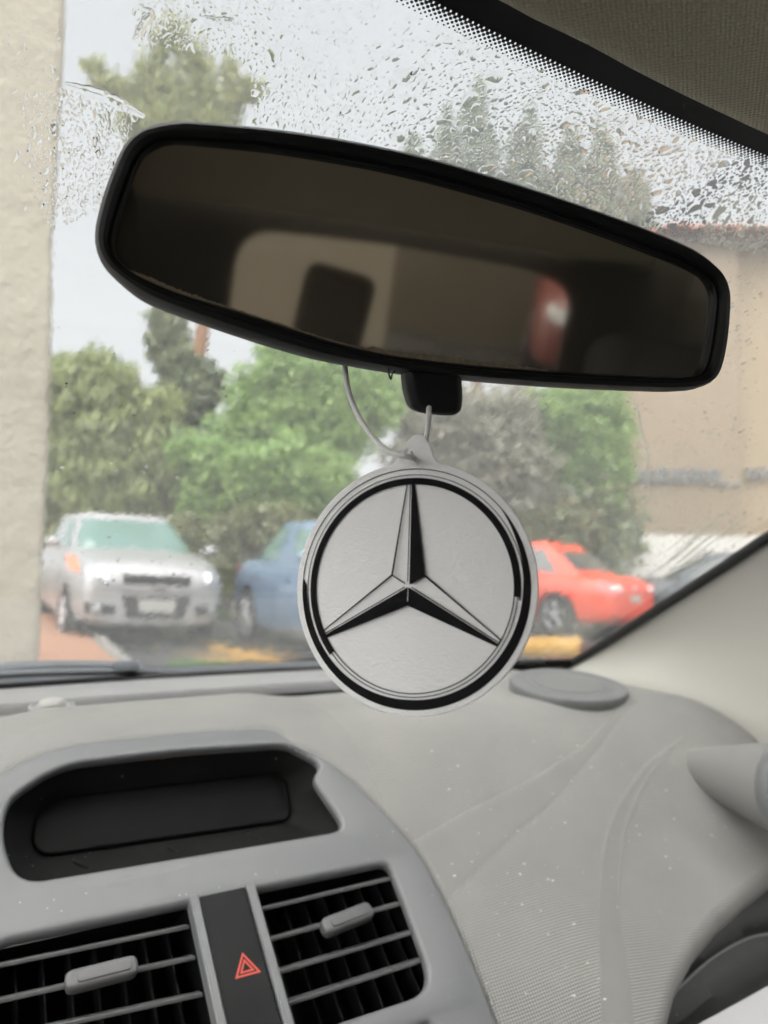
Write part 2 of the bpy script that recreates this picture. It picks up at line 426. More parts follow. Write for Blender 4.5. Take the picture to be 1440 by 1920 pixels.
# ------------------------------------------------------------------ dashboard
dash = empty('dashboard', (0, .6, -.2), 'dusty grey dashboard with storage bin, air vents and hazard switch', 'dashboard')
FP0 = np.array([0, .446, -.277]); FT = np.array([0, .799, .601]); FN = np.array([0, -.601, .799])   # fascia plane: u = x, v along FT, w along FN
def fas(px, py, w=0.):
    p = on_plane(px, py, FP0 + FN*w, FN) - FP0; return np.array([p[0], p@FT])
def fw(u, v, w=0.): return FP0 + np.array([1., 0, 0])*u + FT*v + FN*w
def smin(a, b, k):
    h = np.clip(.5 + .5*(b-a)/k, 0, 1); return b*(1-h) + a*h - k*h*(1-h)
def pad_z(x, y):
    x = np.asarray(x, float); y = np.asarray(y, float); ax = np.abs(x)
    fl = -.150 - .010*smooth01(.74, .80, y) + .013*(1-smooth01(.08, .17, ax))*(1-smooth01(.715, .79, y))
    pl = -.277 - .0025 + (y-.446)*.7527 + .018*smooth01(.14, .27, ax) + .035*smooth01(.38, .6, ax)
    return smin(fl, pl, .030) - .016*np.clip((ax-.54)/.06, 0, 2)**2
def pad_ray(px, py, off=0.):
    d = ray(px, py); t0, t1 = .2, 1.6; last = None
    for t in np.linspace(t0, t1, 500):
        p = CAM + d*t; g = p[2] - pad_z(p[0], p[1])
        if g < 0:
            a, b = last, t
            for _ in range(30):
                m = (a+b)/2; p = CAM + d*m
                if p[2] - pad_z(p[0], p[1]) < 0: b = m
                else: a = m
            break
        last = t
    p = CAM + d*a; p[2] += off; return p
# outline of the centre fascia (right half from the photograph, mirrored)
half = [fas(*p) for p in ((512, 1364), (556, 1392), (612, 1424), (668, 1468), (722, 1522), (762, 1568), (795, 1612), (850, 1720), (895, 1820), (932, 1920))]
half = [np.array([half[0][0], .2150])] + half[1:] + [np.array([.148, -.085]), np.array([.13, -.13]), np.array([.11, -.16])]
half = [np.array([0, .2225]), np.array([.040, .2202])] + half
fo = cr(half, 5); fo = [p for p in fo]
lefth = [fas(*p) for p in ((270, 1373), (170, 1384), (80, 1406), (5, 1448), (-60, 1500))]
mir_ = [np.array([-p[0] - .012*float(smooth01(.02, .12, p[1])), p[1]]) for p in half]
lefth = lefth + [p for p in mir_ if p[1] < lefth[-1][1]-.012]
f_out = fo + [np.array(p) for p in cr(lefth, 5)][::-1]
# bin opening
bin_px = [(34, 1656, 60), (652, 1555, 40), (586, 1458, 30), (604, 1432, 30), (545, 1391, 60), (330, 1403, 90), (112, 1430, 80), (14, 1498, 40), (4, 1570, 60)]
bl = [fas(x, y) for x, y, _ in bin_px]
b_open = round_poly(bl, [r*.00038 for *_, r in bin_px], 6)
# vent opening: one window for both vents and the switch between them
vr = [(.131, .0735), (.1285, .030), (.124, -.008), (.103, -.021), (.022, -.021)]
v_open = round_poly([(-.140, .0765), (.131, .0735), (.129, .030), (.125, -.020), (-.134, -.020), (-.138, .030)], [.012, .008, .05, .022, .022, .05], 7)
l_open = round_poly([(-.075, -.036), (.112, -.036), (.105, -.075), (-.075, -.075)], .004, 4)
def fascia_world(u, v, w):
    # the brow above the bin leans back to horizontal
    p = fw(u, v, w)
    k = max(0., v-.15); p = p + np.array([0, k*k*.9, -k*k*.7])
    return p
fascia = plate('centre_fascia', [f_out[::-1], b_open, v_open, l_open], .010, .0035, M_FASCIA, dash, lambda u, v, w: fascia_world(u, v, w-.0045))
# bin: opening loop -> back loop on a plane 5 cm further in
BP = FP0 + np.array([0, .052, -.006])
back_px = [(78, 1612), (540, 1545), (548, 1530), (540, 1466), (520, 1452), (300, 1475), (100, 1500), (60, 1530), (55, 1590)]
bb = [on_plane(x, y, BP, FN) - BP for x, y in back_px]
bb = round_poly([(p[0], p@FT) for p in bb], .012, 5); bb = resample(bb, 120, True)
o2 = resample(b_open, 120, True); ca = np.array(o2).mean(0); cb = bb.mean(0)
def bstart(P, c):
    P = np.array(P); i = int(np.argmin((P[:, 0]-P[:, 0].min())*1.0 + (P[:, 1]-P[:, 1].min())*1.0)); return i
def area2(P): P = np.array(P); return np.sum(P[:, 0]*np.roll(P[:, 1], -1) - np.roll(P[:, 0], -1)*P[:, 1])
if area2(o2) < 0: o2 = o2[::-1]
if area2(bb) < 0: bb = bb[::-1]
ia = [(bstart(o2, ca)+k) % 120 for k in range(120)]; ib = [(bstart(bb, cb)+k) % 120 for k in range(120)]
o2c = np.array(o2); o2c = ca + (o2c-ca)*1.025
A3 = [fascia_world(o2c[i][0], o2c[i][1], -.0088) for i in ia]; B3 = [BP + np.array([1., 0, 0])*bb[i][0] + FT*bb[i][1] for i in ib]
rows = [A3] + [[a*(1-k)+b*k for a, b in zip(A3, B3)] for k in (.04, .5, .94)] + [[b*(1-.02) + np.mean(B3, 0)*.02 + np.array([0, .002, 0]) for b in B3]]
V, Fc = loft(rows, True); n0 = len(V)-120; Fc.append(tuple(range(n0, n0+120)))
bm = bmesh.new(); bvs = [bm.verts.new(v) for v in V]
for q in Fc: bm.faces.new([bvs[i] for i in q])
bmesh.ops.triangulate(bm, faces=[q for q in bm.faces if len(q.verts) > 4])
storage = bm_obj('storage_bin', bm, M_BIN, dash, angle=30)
dp = [BP_ - np.array([0, 0]) for BP_ in (cb + (bb-cb)*np.array([.985, .93]))]
plate('display_panel', [list(dp)], .004, .0016, M_PANEL, storage, lambda u, v, w: BP + np.array([1., 0, 0])*u + FT*v + FN*(w+.001))
bin_bvh = BVHTree.FromPolygons([dash.matrix_basis @ v.co for v in storage.data.vertices], [tuple(p.vertices) for p in storage.data.polygons])
for px, py in ((150, 1622), (325, 1594), (476, 1568)):     # the three moulded nicks on its floor
    d_ = Vector(ray(px, py)).normalized(); h_ = bin_bvh.ray_cast(Vector(CAM), d_); p = h_[0]
    bm = bmesh.new(); bmesh.ops.create_uvsphere(bm, u_segments=16, v_segments=8, radius=1)
    bmesh.ops.transform(bm, matrix=Matrix.Translation(Vector(p)) @ Matrix.Rotation(radians(25), 4, 'Z') @ Matrix.Diagonal((.0018, .0095, .0016, 1)), verts=bm.verts)
    bm_obj('floor_rib', bm, M_BIN, storage)

# dash pad
def edge_y(x): return np.interp(x, [.10, .15, .20, .248, .303, .345, .388, .43, .475, .62, .8], [.285, .30, .325, .360, .3875, .402, .4125, .4175, .419, .422, .42])
NXR = 300
xs = np.concatenate([np.linspace(-.34, .13, 110, endpoint=False), np.linspace(.13, .64, NXR)])
ks = np.linspace(0, 1, 320)
ey = np.where(xs < .10, .285, edge_y(xs))
Y = ey[:, None] + (.935-ey[:, None])*ks[None, :]
X = np.repeat(xs[:, None], len(ks), 1)
Z = pad_z(X, Y)
def poly_sd(P, X, Y):                                # signed distance (negative inside) to a polygon
    P = np.array([p[:2] for p in P]); d = np.full(X.shape, 1e9); ins = np.zeros(X.shape, bool)
    for i in range(len(P)):
        a, b = P[i-1], P[i]; e = b-a; wx, wy = X-a[0], Y-a[1]
        t = np.clip((wx*e[0]+wy*e[1])/(e@e+1e-12), 0, 1); d = np.minimum(d, np.hypot(wx-e[0]*t, wy-e[1]*t))
        c = ((a[1] > Y) != (b[1] > Y)) & (X < (b[0]-a[0])*(Y-a[1])/(b[1]-a[1]+1e-12)+a[0]); ins ^= c
    return np.where(ins, -d, d)
L1 = [pad_ray(*p) for p in ((740, 1592), (785, 1570), (870, 1522), (940, 1488), (1000, 1457), (1060, 1420), (1105, 1385), (1140, 1345), (1160, 1310))]
L2 = [pad_ray(*p) for p in ((820, 1705), (845, 1683), (900, 1630), (960, 1572), (1040, 1502), (1100, 1430), (1140, 1380), (1180, 1330), (1200, 1312))]
band1 = cr(L1, 5) + cr(L2, 5)[::-1]
A2 = [pad_ray(*p) for p in ((1126, 1925), (1124, 1830), (1121, 1740), (1124, 1660), (1135, 1585), (1160, 1512), (1205, 1446), (1245, 1410), (1283, 1384))]
A3_ = [pad_ray(*p) for p in ((1190, 1925), (1185, 1860), (1172, 1780), (1162, 1705), (1164, 1625), (1177, 1545), (1205, 1478), (1240, 1425), (1283, 1384))]
band2 = cr(A2, 5) + cr(A3_, 5)[::-1]
s1 = poly_sd(band1, X, Y); s2 = poly_sd(band2, X, Y)
sm = 1-smooth01(-.0010, .0008, np.minimum(s1, s2))   # 1 on the smooth bands
Z = Z + .00025*sm + 0.0010*np.exp(-(np.minimum(np.abs(s2)*1.0, 9)/.0010)**2)*(s2 < .0008)*smooth01(.3, .33, X+Y*.0) - .0007*np.exp(-(s1/.0009)**2)
far = smooth01(.60, .74, Y)*.6
grain = (1-sm)*(1-far)*np.where(np.abs(X) < .15, .25, 1.0)
fsd = poly_sd([fw(p[0], p[1])[:2] for p in f_out], X, Y)
Z = Z - .004*np.exp(-(fsd/.0030)**2)
cut = fsd < -.006
# slot in front of the windscreen
slot = (Y > .79) & (Y < .822) & (X < .36) & (X > -.02)
Zs = np.where(slot, Z-.02, Z)
nr, nc = X.shape
# rolled front edge
ext = []
dyx = np.gradient(ey, xs); nn = np.stack([-dyx, np.ones_like(dyx)], 1); nn /= np.linalg.norm(nn, axis=1)[:, None]
dx_dy = [(-.0035, -.0055), (-.0045, -.012), (-.002, -.019), (.005, -.026), (.02, -.034), (.05, -.04)]
verts = np.stack([X, Y, Zs], -1)
pre = np.zeros((nr, len(dx_dy), 3))
for j, (a, b) in enumerate(dx_dy[::-1]):
    pre[:, j, 0] = xs + nn[:, 0]*a; pre[:, j, 1] = ey + nn[:, 1]*a; pre[:, j, 2] = Z[:, 0] + b
verts = np.concatenate([pre, verts], 1); E_ = len(dx_dy); ncc = nc + E_
grain = np.concatenate([np.zeros((nr, E_)), grain], 1); cut = np.concatenate([np.zeros((nr, E_), bool), cut], 1)
cut |= (np.abs(verts[:, :, 0]) < .12) & (verts[:, :, 1] < .5)
arc = np.concatenate([np.zeros((nr, 1)), np.cumsum(np.hypot(np.diff(verts[:, :, 1], axis=1), np.diff(verts[:, :, 2], axis=1)), axis=1)], 1)
arc = arc - arc[:, E_:E_+1] + (ey[:, None]*1.25)
ii, jj = np.meshgrid(np.arange(nr-1), np.arange(ncc-1), indexing='ij')
keep = ~(cut[:-1, :-1] | cut[1:, :-1] | cut[:-1, 1:] | cut[1:, 1:])
q = np.stack([ii*ncc+jj, (ii+1)*ncc+jj, (ii+1)*ncc+jj+1, ii*ncc+jj+1], -1)[keep]
me = bpy.data.meshes.new('dash_pad'); fv = verts.reshape(-1, 3)
used = np.unique(q); remap = -np.ones(len(fv), int); remap[used] = np.arange(len(used))
me.from_pydata(fv[used].tolist(), [], remap[q].tolist()); me.update()
at = me.attributes.new('grain', 'FLOAT', 'POINT'); at.data.foreach_set('value', grain.reshape(-1)[used].astype(np.float32))
uvl = me.uv_layers.new(name='UVMap'); li = np.empty(len(me.loops), int); me.loops.foreach_get('vertex_index', li)
uvs = np.stack([fv[used][:, 0], arc.reshape(-1)[used]], 1)[li]; uvl.data.foreach_set('uv', uvs.reshape(-1).astype(np.float32))
pad = finish('dash_pad', me, M_PAD, dash, angle=0)

# ledge below the glass, with its raised near edge, and the sun sensor
rows = []
for y, z in ((.824, -.164), (.824, -.153), (.827, -.1485), (.838, -.147), (.86, -.1465), (.905, -.148), (.935, -.152)):
    rows.append([np.array([x, y - .20*x*x*(y > .79), z - .006*smooth01(.3, .5, x)]) for x in np.linspace(-.34, .40, 50)])
V, Fc = loft(rows); mesh_obj('defroster_ledge', V, Fc, M_LEDGE, dash, angle=40)
rows = [[np.array([x, y - .2*x*x, z]) for x in np.linspace(-.03, .36, 30)] for y, z in ((.788, -.1592), (.832, -.1592))]
V, Fc = loft(rows); mesh_obj('defroster_slot', V, Fc, M_VOID, dash)
def disc_stack(name, c, prof, mat, parent, n=40, axis=(0, 0, 1), sx=1.):
    z = Vector(axis).normalized(); x = Vector((1, 0, 0)); x = (x - z*x.dot(z)).normalized(); y = z.cross(x); c = Vector(c)
    rows = [[c + x*(r*cos(2*pi*k/n)*sx) + y*(r*sin(2*pi*k/n)) + z*h for k in range(n)] for r, h in prof]
    V, Fc = loft(rows, True); Fc.append(tuple(range((len(prof)-1)*n, len(prof)*n)))
    return mesh_obj(name, V, Fc, mat, parent, angle=40)
sc = on_z(97, 1325, -.1475)
sb = disc_stack('sun_sensor', sc, [(.021, -.002), (.0205, .0012), (.018, .0018), (.017, .0005), (.0155, .0005)], M_LEDGE, dash, axis=(0, -.1, 1))
disc_stack('sensor_dome', sc, [(.0125, -.001), (.0125, .003), (.011, .0055), (.007, .0075), (.002, .0082)], M_SENSOR, sb)

# vents
VD = .0030
def slat(parent, u0, v0, u1, v1):
    a = fw(u0, v0, -VD-.004); b = fw(u1, v1, -VD-.004)
    d = Vector(b-a); L = d.length; d.normalize(); inn = Vector((0, .93, -.36)); up = inn.cross(d).normalized() ; inn = d.cross(up)
    up = d.cross(inn)
    bm = bmesh.new(); add_box(bm, (a+b)/2 + np.array(inn)*.004, (L, .011, .0025), frame_of(d, inn, up), .0009, 3)
    return bm_obj('slat', bm, M_SLAT, parent)
def vent(side):
    s = side; fr = lambda u: s*u
    root = disc = None
    # duct box, open to the front
    u0, u1 = (.022, .1325 if s > 0 else .142)
    ring = [(u0, -.024), (u1, -.024), (u1, .0765), (u0, .0765)]
    rows = [[fw(s*u, v, w) + np.array([0, .0 if w > -.02 else .02, 0]) for u, v in ring] for w in (-.008, -.05)]
    V, Fc = loft(rows, True); Fc.append((4, 5, 6, 7))
    body = mesh_obj('air_vent', V, Fc, M_VOID, dash, smooth=False)
    rt = s > 0
    if rt: L = [((484, 1701), (737, 1641)), ((503, 1758), (761, 1687)), ((522, 1818), (783, 1741)), ((540, 1877), (796, 1795))]
    else: L = [((-30, 1810), (361, 1730)), ((-30, 1877), (384, 1785)), ((-30, 1948), (397, 1854)), ((-30, 2017), (410, 1922))]
    for (a, b) in L:
        p = fas(*a, w=-VD); q = fas(*b, w=-VD)
        if rt: p[0] = .0235; q[0] = min(q[0], .1305) + .001
        else: q[0] = -.0235; p[0] = -.1405
        slat(body, p[0], p[1], q[0], q[1])
    for k in range(7):                                  # upright vanes inside
        u = u0 + .012 + k*.0152
        bm = bmesh.new(); c = fw(s*u, .026, -.030)
        add_box(bm, c, (.0016, .020, .094), frame_of(Vector((1, 0, 0)), Vector(-FN), Vector(FT)).transposed().transposed(), .0004, 1)
        bm_obj('vane', bm, M_VANE, body)
    ends = ((605, 1740), (697, 1704)) if rt else ((122, 1842), (258, 1808))
    a = fas(*ends[0], w=.001); b = fas(*ends[1], w=.001); d = b-a; L_ = np.linalg.norm(d); d /= L_; nrm = np.array([-d[1], d[0]])
    hw = .0058
    loop = round_poly([a + nrm*hw + d*.0, a - nrm*hw, b - nrm*hw, b + nrm*hw], .005, 7)
    tab = plate('adjuster_tab', [loop], .009, .0022, M_SLAT, body, lambda u, v, w: fw(u, v, w-.001))
    lp2 = round_poly([a + nrm*hw*.55 + d*.006, a - nrm*hw*.55 + d*.006, b - nrm*hw*.55 - d*.004, b + nrm*hw*.55 - d*.004], .0026, 6)
    plate('tab_inset', [lp2], .0016, .0005, M_SLAT, tab, lambda u, v, w: fw(u, v, w+.0035))
    return body
vent(1); vent(-1)
# hazard switch column
col = plate('hazard_switch', [round_poly([(-.0155, .0765), (.0155, .0765), (.0155, -.05), (-.0155, -.05)], .001, 3)], .008, .0006, M_GLOSS, dash, lambda u, v, w: fw(u*(1+.03), v, w-.001))
for s in (-1, 1):
    plate('side_rail', [round_poly([(s*.0165, .0775), (s*.0228, .0775), (s*.0228, -.05), (s*.0165, -.05)], .0006, 3)], .012, .0014, M_FASCIA, col, lambda u, v, w: fw(u, v, w))
tri = lambda c, r: [(c[0] + r*cos(radians(a)), c[1] + r*sin(radians(a))) for a in (90, 210, 330)]
tc = fas(459, 1812, w=.003); tc = (tc[0]+.0006, tc[1]-.001)
for ro, ri in ((.0098, .0074), (.0056, .0034)):
    P = tri(tc, ro) ; Q = tri(tc, ri)
    V = [fw(*p, w=.00325) for p in P] + [fw(*p, w=.00325) for p in Q]
    mesh_obj('warning_triangle', V, [(0, 1, 4, 3), (1, 2, 5, 4), (2, 0, 3, 5)], M_RED, col, smooth=False)

M_SPK = sat_plastic('speaker cover plastic', (.15, .153, .155), .5, .25, (.24, .235, .23))
# right-hand speaker cover
spc = np.array([.450, .645, pad_z(.450, .645)]); sax = Vector((-.03, -.11, 1)).normalized()
spk = disc_stack('speaker_cover', spc, [(.064, -.012), (.066, .002), (.0665, .0065), (.0650, .0095), (.0605, .0110), (.057, .0105), (.054, .0088), (.050, .0085), (.046, .0095), (.040, .0098), (.0395, .0095)], M_SPK, dash, 64, sax)
gt = NT('punched speaker grille'); c_ = gt.coord()
sp_ = gt.n('ShaderNodeSeparateXYZ'); gt.l(c_, sp_.inputs[0]); kk = 2*pi/.0030
hh = gt.math('MULTIPLY', gt.math('SINE', gt.math('MULTIPLY', gt.math('ADD', sp_.outputs[0], sp_.outputs[1]), kk*.7)), gt.math('SINE', gt.math('MULTIPLY', gt.math('SUBTRACT', sp_.outputs[0], sp_.outputs[1]), kk*.7)))
M_GRILLE = gt.pbr(gt.ramp(hh, [(.2, (.19, .19, .19)), (.7, (.09, .09, .09))]), .5, 0, .4, gt.bump(hh, -.5, .001))
cgr = Vector(spc) + sax*.0099
disc_stack('speaker_grille', cgr, [(.0395, 0), (.039, .0006), (.02, .0004)], M_GRILLE, spk, 48, sax)

# passenger shelf: back wall, ridges, trough and silver strip
def lowpl(px, py, c): return on_plane(px, py, FP0 + np.array([0, 0, .018+c]), FN)
r0_ = [(1165, 2000), (1192, 1925), (1238, 1830), (1285, 1745), (1345, 1685), (1418, 1650), (1480, 1640), (1560, 1640)]
r1_ = [(1180, 2000), (1212, 1915), (1250, 1830), (1292, 1757), (1350, 1697), (1422, 1657), (1480, 1648), (1560, 1648)]
r2_ = [(1160, 2000), (1207, 1920), (1257, 1868), (1330, 1802), (1395, 1764), (1445, 1752), (1500, 1745), (1560, 1742)]
r3_ = [(1240, 2000), (1300, 1932), (1345, 1905), (1390, 1880), (1440, 1852), (1500, 1818), (1540, 1796), (1580, 1775)]
n_ = 60
g = lambda L, c: resample(cr([lowpl(x, y, c) for x, y in L], 6), n_)
R0, R1, R2, R3 = g(r0_, -.022), g(r1_, -.030), g(r2_, -.050), g(r3_, -.036)
rows = [R0, R0*.3+R1*.7+np.array([0, 0, .0]), R1 + np.array([0, 0, .0008]), R1*.9+R2*.1 + np.array([0, .004, -.006]), R1*.5+R2*.5 + np.array([0, .006, -.010]), R1*.08+R2*.92 + np.array([0, .001, -.003]), R2 + np.array([0, 0, .001]), R2*.92+R3*.08 + np.array([0, 0, -.003]), R2*.6+R3*.4 + np.array([0, .003, -.012]), R2*.2+R3*.8+np.array([0, .002, -.007]), R3]
V, Fc = loft([list(r) for r in rows]); shelf = mesh_obj('glovebox_shelf', V, Fc, M_SHELF, dash, angle=60)
for R_, w_ in ((R1, .0011), (R2, .0013)): tube('ridge_highlight', list(R_ + np.array([0, -.0005, .0012])), w_, M_FASCIA, shelf, n=6)  # lighter plastic tubes draw the highlight along each moulded edge
down = np.array([.012, -.035, -.024])*.55
rows = [R3 + np.array([0, .002, -.003]), R3 + np.array([0, 0, .0015]), R3 + down*.12 + np.array([0, 0, .002]), R3 + down*.9, R3 + down + np.array([0, 0, -.003]), R3 + down*1.02 + np.array([0, .003, -.006])]
V, Fc = loft([list(r) for r in rows]); mesh_obj('silver_strip', V, Fc, M_SILVER, dash, angle=50)
rows = [R3 + down*1.02 + np.array([0, .003, -.006]), R3 + down*1.1, R3 + down*1.5, R3 + down*3]
V, Fc = loft([list(r) for r in rows]); mesh_obj('glovebox_lid', V, Fc, M_LEDGE, dash, angle=50)

# round side vent whose cone runs out of the pad
ap = pad_ray(1296, 1400, -.020); rc = at_depth(1512, 1490, .655)
axv = Vector(rc - ap).normalized(); axf = Vector((-.30, -.80, .30)).normalized()
xx = axv.cross(Vector((0, 0, 1))).normalized(); yy = xx.cross(axv)
xf = axf.cross(Vector((0, 0, 1))).normalized(); yf = xf.cross(axf)
rows = []
for k in np.linspace(0, 1, 16):
    c = Vector(ap)*(1-k) + Vector(rc)*k; r = .017 + .029*k**.9
    fx = (xx*(1-k**2) + xf*k**2).normalized(); fy = (yy*(1-k**2) + yf*k**2).normalized()
    rows.append([c + fx*r*cos(2*pi*i/48) + fy*r*sin(2*pi*i/48) for i in range(48)])
V, Fc = loft(rows, True); sv = mesh_obj('side_vent', V, Fc, M_PAD, dash, angle=0)
disc_stack('vent_ring', Vector(rc) + axf*.004, [(.0462, -.010), (.0475, -.004), (.0475, .004), (.0455, .0075), (.042, .0085), (.039, .006), (.0385, -.006)], M_FASCIA, sv, 48, axf)
disc_stack('vent_core', Vector(rc) + axf*.001, [(.0384, .0), (.03, .004), (.004, .006)], M_VOID, sv, 36, axf)
# crumbs and lint lying about
bm = bmesh.new()
for _ in range(150):
    px, py = random.uniform(760, 1420), random.uniform(1360, 1900)
    if py > 1640 and px > 1180 - (py-1640)*.1: continue
    p = pad_ray(px, py, .0004)
    r = random.choice([.0003, .0004, .0005, .0006, .0010])
    bmesh.ops.create_icosphere(bm, subdivisions=1, radius=1, matrix=Matrix.Translation(Vector(p)) @ Matrix.Rotation(random.uniform(0, 3), 4, 'Z') @ Matrix.Diagonal((r*random.uniform(.7, 1.8), r, r*.5, 1)))
tagit(bm_obj('dust_crumbs', bm, plain('pale crumbs', (.66, .63, .56), .8), None), 'pale crumbs and lint scattered over the grey dash', kind='stuff')

# ------------------------------------------------------------------ mirror
phi, tau = radians(15), radians(13)
MC = CAM + ray(770, 480)*.28
mn = np.array([-sin(phi)*cos(tau), -cos(phi)*cos(tau), -sin(tau)])
ma = np.array([cos(phi), -sin(phi), 0]); mb = np.cross(mn, ma)          # along, up
if mb[2] < 0: mb = -mb
mirror = empty('rear_view_mirror', MC, 'black rear view mirror hanging high on the wet windscreen', 'mirror')
def mloc(px, py, w=0):
    p = on_plane(px, py, MC + mn*w, mn) - MC; return np.array([p@ma, p@mb])
def mw(u, v, w): return MC + ma*u + mb*v + mn*w
m_out = [(300, 222), (240, 252), (205, 320), (182, 390), (174, 440), (182, 480), (205, 512), (260, 558), (330, 588), (400, 613), (500, 646), (600, 674), (690, 691), (780, 705), (900, 716), (1000, 724), (1100, 730), (1200, 734), (1290, 735), (1330, 723), (1350, 698), (1362, 650), (1367, 590), (1366, 545), (1353, 508), (1325, 478), (1290, 457), (1200, 420), (1100, 384), (1000, 350), (900, 319), (800, 290), (700, 267), (600, 249), (500, 235), (400, 226), (340, 222)]
m_in = [(315, 268), (285, 280), (262, 305), (230, 390), (213, 450), (218, 480), (238, 503), (270, 523), (330, 548), (400, 570), (500, 602), (600, 634), (690, 658), (780, 673), (900, 686), (1000, 694), (1100, 700), (1200, 705), (1290, 707), (1310, 698), (1320, 675), (1330, 620), (1336, 570), (1334, 545), (1318, 520), (1280, 499), (1200, 467), (1100, 430), (1000, 396), (900, 366), (800, 339), (700, 316), (600, 298), (500, 283), (400, 273), (345, 268)]
OL = resample(cr([mloc(*p) for p in m_out], 4, True), 180, True); IL = resample(cr([mloc(*p, .0) for p in m_in], 4, True), 180, True)
ctr = IL.mean(0)
def al(P):
    a = np.arctan2((P[:, 1]-ctr[1])*3, P[:, 0]-ctr[0]); i = int(np.argmin(a)); P = np.roll(P, -i, 0)
    return P if (np.unwrap(np.arctan2((P[:, 1]-ctr[1])*3, P[:, 0]-ctr[0]))[-1] > -3) else P[::-1]
OL, IL = al(OL), al(IL)
tt = np.linspace(-pi, pi, 181)[:-1]
def by_ang(P):
    a = np.unwrap(np.arctan2((P[:, 1]-ctr[1])*3, P[:, 0]-ctr[0])); a = a - a[0] + (-pi)
    o_ = np.argsort(a); return np.stack([np.interp(tt, a[o_], P[o_][:, k], period=2*pi) for k in (0, 1)], 1)
OA, IA = by_ang(OL), by_ang(IL)
lp = lambda k: IA*(1-k) + OA*k
rows = [[mw(p[0], p[1], w) for p in lp(k)] for k, w in ((0, -.0035), (0, .0005), (.10, .0016), (.22, .0014), (.26, .0034), (.45, .0046), (.68, .0040), (.86, .001), (.96, -.003), (1.0, -.008))]
for k, w in ((.97, -.014), (.85, -.021), (.5, -.028)): rows.append([mw(p[0]*1, p[1], w) for p in lp(k)])
for f_, w in ((.85, -.035), (.55, -.042), (.2, -.045)): rows.append([mw(ctr[0] + (p[0]-ctr[0])*f_, ctr[1] + (p[1]-ctr[1])*f_, w) for p in lp(.5)])
V, Fc = loft(rows, True); Fc.append(tuple(range(len(V)-180, len(V))))
mesh_obj('housing', V, Fc, M_HOUSE, mirror, angle=35)
G = ctr + (IA-ctr)*1.01
mesh_obj('mirror_glass', [mw(p[0], p[1], -.0012) for p in G], [tuple(range(180))], M_MIRROR, mirror, smooth=False)
# spoiled silvering along the lower edge of the glass
bm = bmesh.new(); lowpx = [(230, 500), (330, 546), (420, 576), (520, 607), (620, 639), (700, 658), (780, 671), (900, 684), (1030, 694)]
Lw = resample(cr([mloc(*p) for p in lowpx], 8), 260); prev = None
for i, p in enumerate(Lw):
    t_ = i/259; a_ = .0003 + .0009*max(0, sin(9*t_+.5))*random.uniform(.2, 1) + (.0018 if .55 < t_ < .78 else .0005)*random.uniform(.3, 1)
    a_ *= smooth01(0, .06, t_)*smooth01(1, .94, t_)
    v0 = bm.verts.new(mw(p[0], p[1]-.0008, -.0010)); v1 = bm.verts.new(mw(p[0], p[1]+a_*.9, -.0010))
    if prev: bm.faces.new((prev[0], v0, v1, prev[1]))
    prev = (v0, v1)
bm_obj('worn_silvering', bm, M_SPOIL, mirror, smooth=False)
# day/night lever and stalk
tabp = [(752, 690), (758, 735), (768, 764), (784, 773), (820, 779), (850, 779), (861, 770), (863, 742), (858, 705), (858, 690)]
tl = resample(round_poly([mloc(x, y, -.004) for x, y in tabp], .003, 3), 60, True)
plate('dimmer_lever', [list(tl)], .012, .0035, M_HOUSE, mirror, lambda u, v, w: mw(u, v, w-.004 + (v+.05)*.12))
a_ = mw(.01, .005, -.040); b_ = ws_pt(.002, .172, -.004)
tube('mounting_stalk', cr([a_, a_*.6+b_*.4+np.array([0, 0, .004]), b_], 6), .0085, M_HOUSE, mirror, n=14)
disc_stack('mounting_foot', b_, [(.016, 0), (.016, .006), (.010, .010)], M_HOUSE, mirror, 24, -np.array([0, 1, 1/RAKE]))
hk = [at_depth(x, y, .281) for x, y in ((729, 690), (729, 700), (733, 711), (736, 700), (741, 696))]
tube('wire_hook', cr(hk, 5), .00035, M_BLACK, mirror, n=6)

# ------------------------------------------------------------------ hanging freshener
CC = CAM + ray(782, 1108)*.268
toc = (CAM-CC); toc[2] = 0; toc /= np.linalg.norm(toc)
cyaw = radians(-17)                                   # turned so that its right edge is the nearer
cn = np.array([toc[0]*cos(cyaw)-toc[1]*sin(cyaw), toc[0]*sin(cyaw)+toc[1]*cos(cyaw), 0.]); cn = cn*cos(radians(5)) + np.array([0, 0, 1])*sin(radians(5)); cn /= np.linalg.norm(cn)
cb_ = np.array([0, 0, 1.]) - cn*cn[2]; cb_ /= np.linalg.norm(cb_); ca_ = np.cross(cb_, cn)
def cpl(px, py):
    p = on_plane(px, py, CC, cn) - CC; return np.array([p@ca_, p@cb_])
top_c, bot_c = cpl(770, 868), cpl(790, 1345); RC = np.linalg.norm(top_c-bot_c)/2*1.0
lf_c, rg_c = cpl(556, 1100), cpl(1009, 1100)
ctr_c = (lf_c+rg_c)/2; ctr_c[1] = (top_c[1]+bot_c[1])/2; SXC = np.linalg.norm(rg_c-lf_c)/2/RC
print('card radius', RC, 'aspect', SXC)
lean = radians(.6)
def cwd(u, v, w=0):                                    # card units (radius 1) to the world
    uu = (u*cos(lean) - v*sin(lean))*RC*SXC + ctr_c[0]; vv = (u*sin(lean) + v*cos(lean))*RC + ctr_c[1]
    bend = .0012*(u*u) - .0006*v                       # the card has warped a little
    return CC + ca_*uu + cb_*vv + cn*(w - bend)
fresh = empty('air_freshener', CC, 'round white card air freshener with black star hanging from the mirror', 'air freshener')
ol = []
for k in range(0, 361):
    a = radians(90 + 13.2) + radians(360-26.4)*k/360
    ol.append((cos(a), sin(a)))
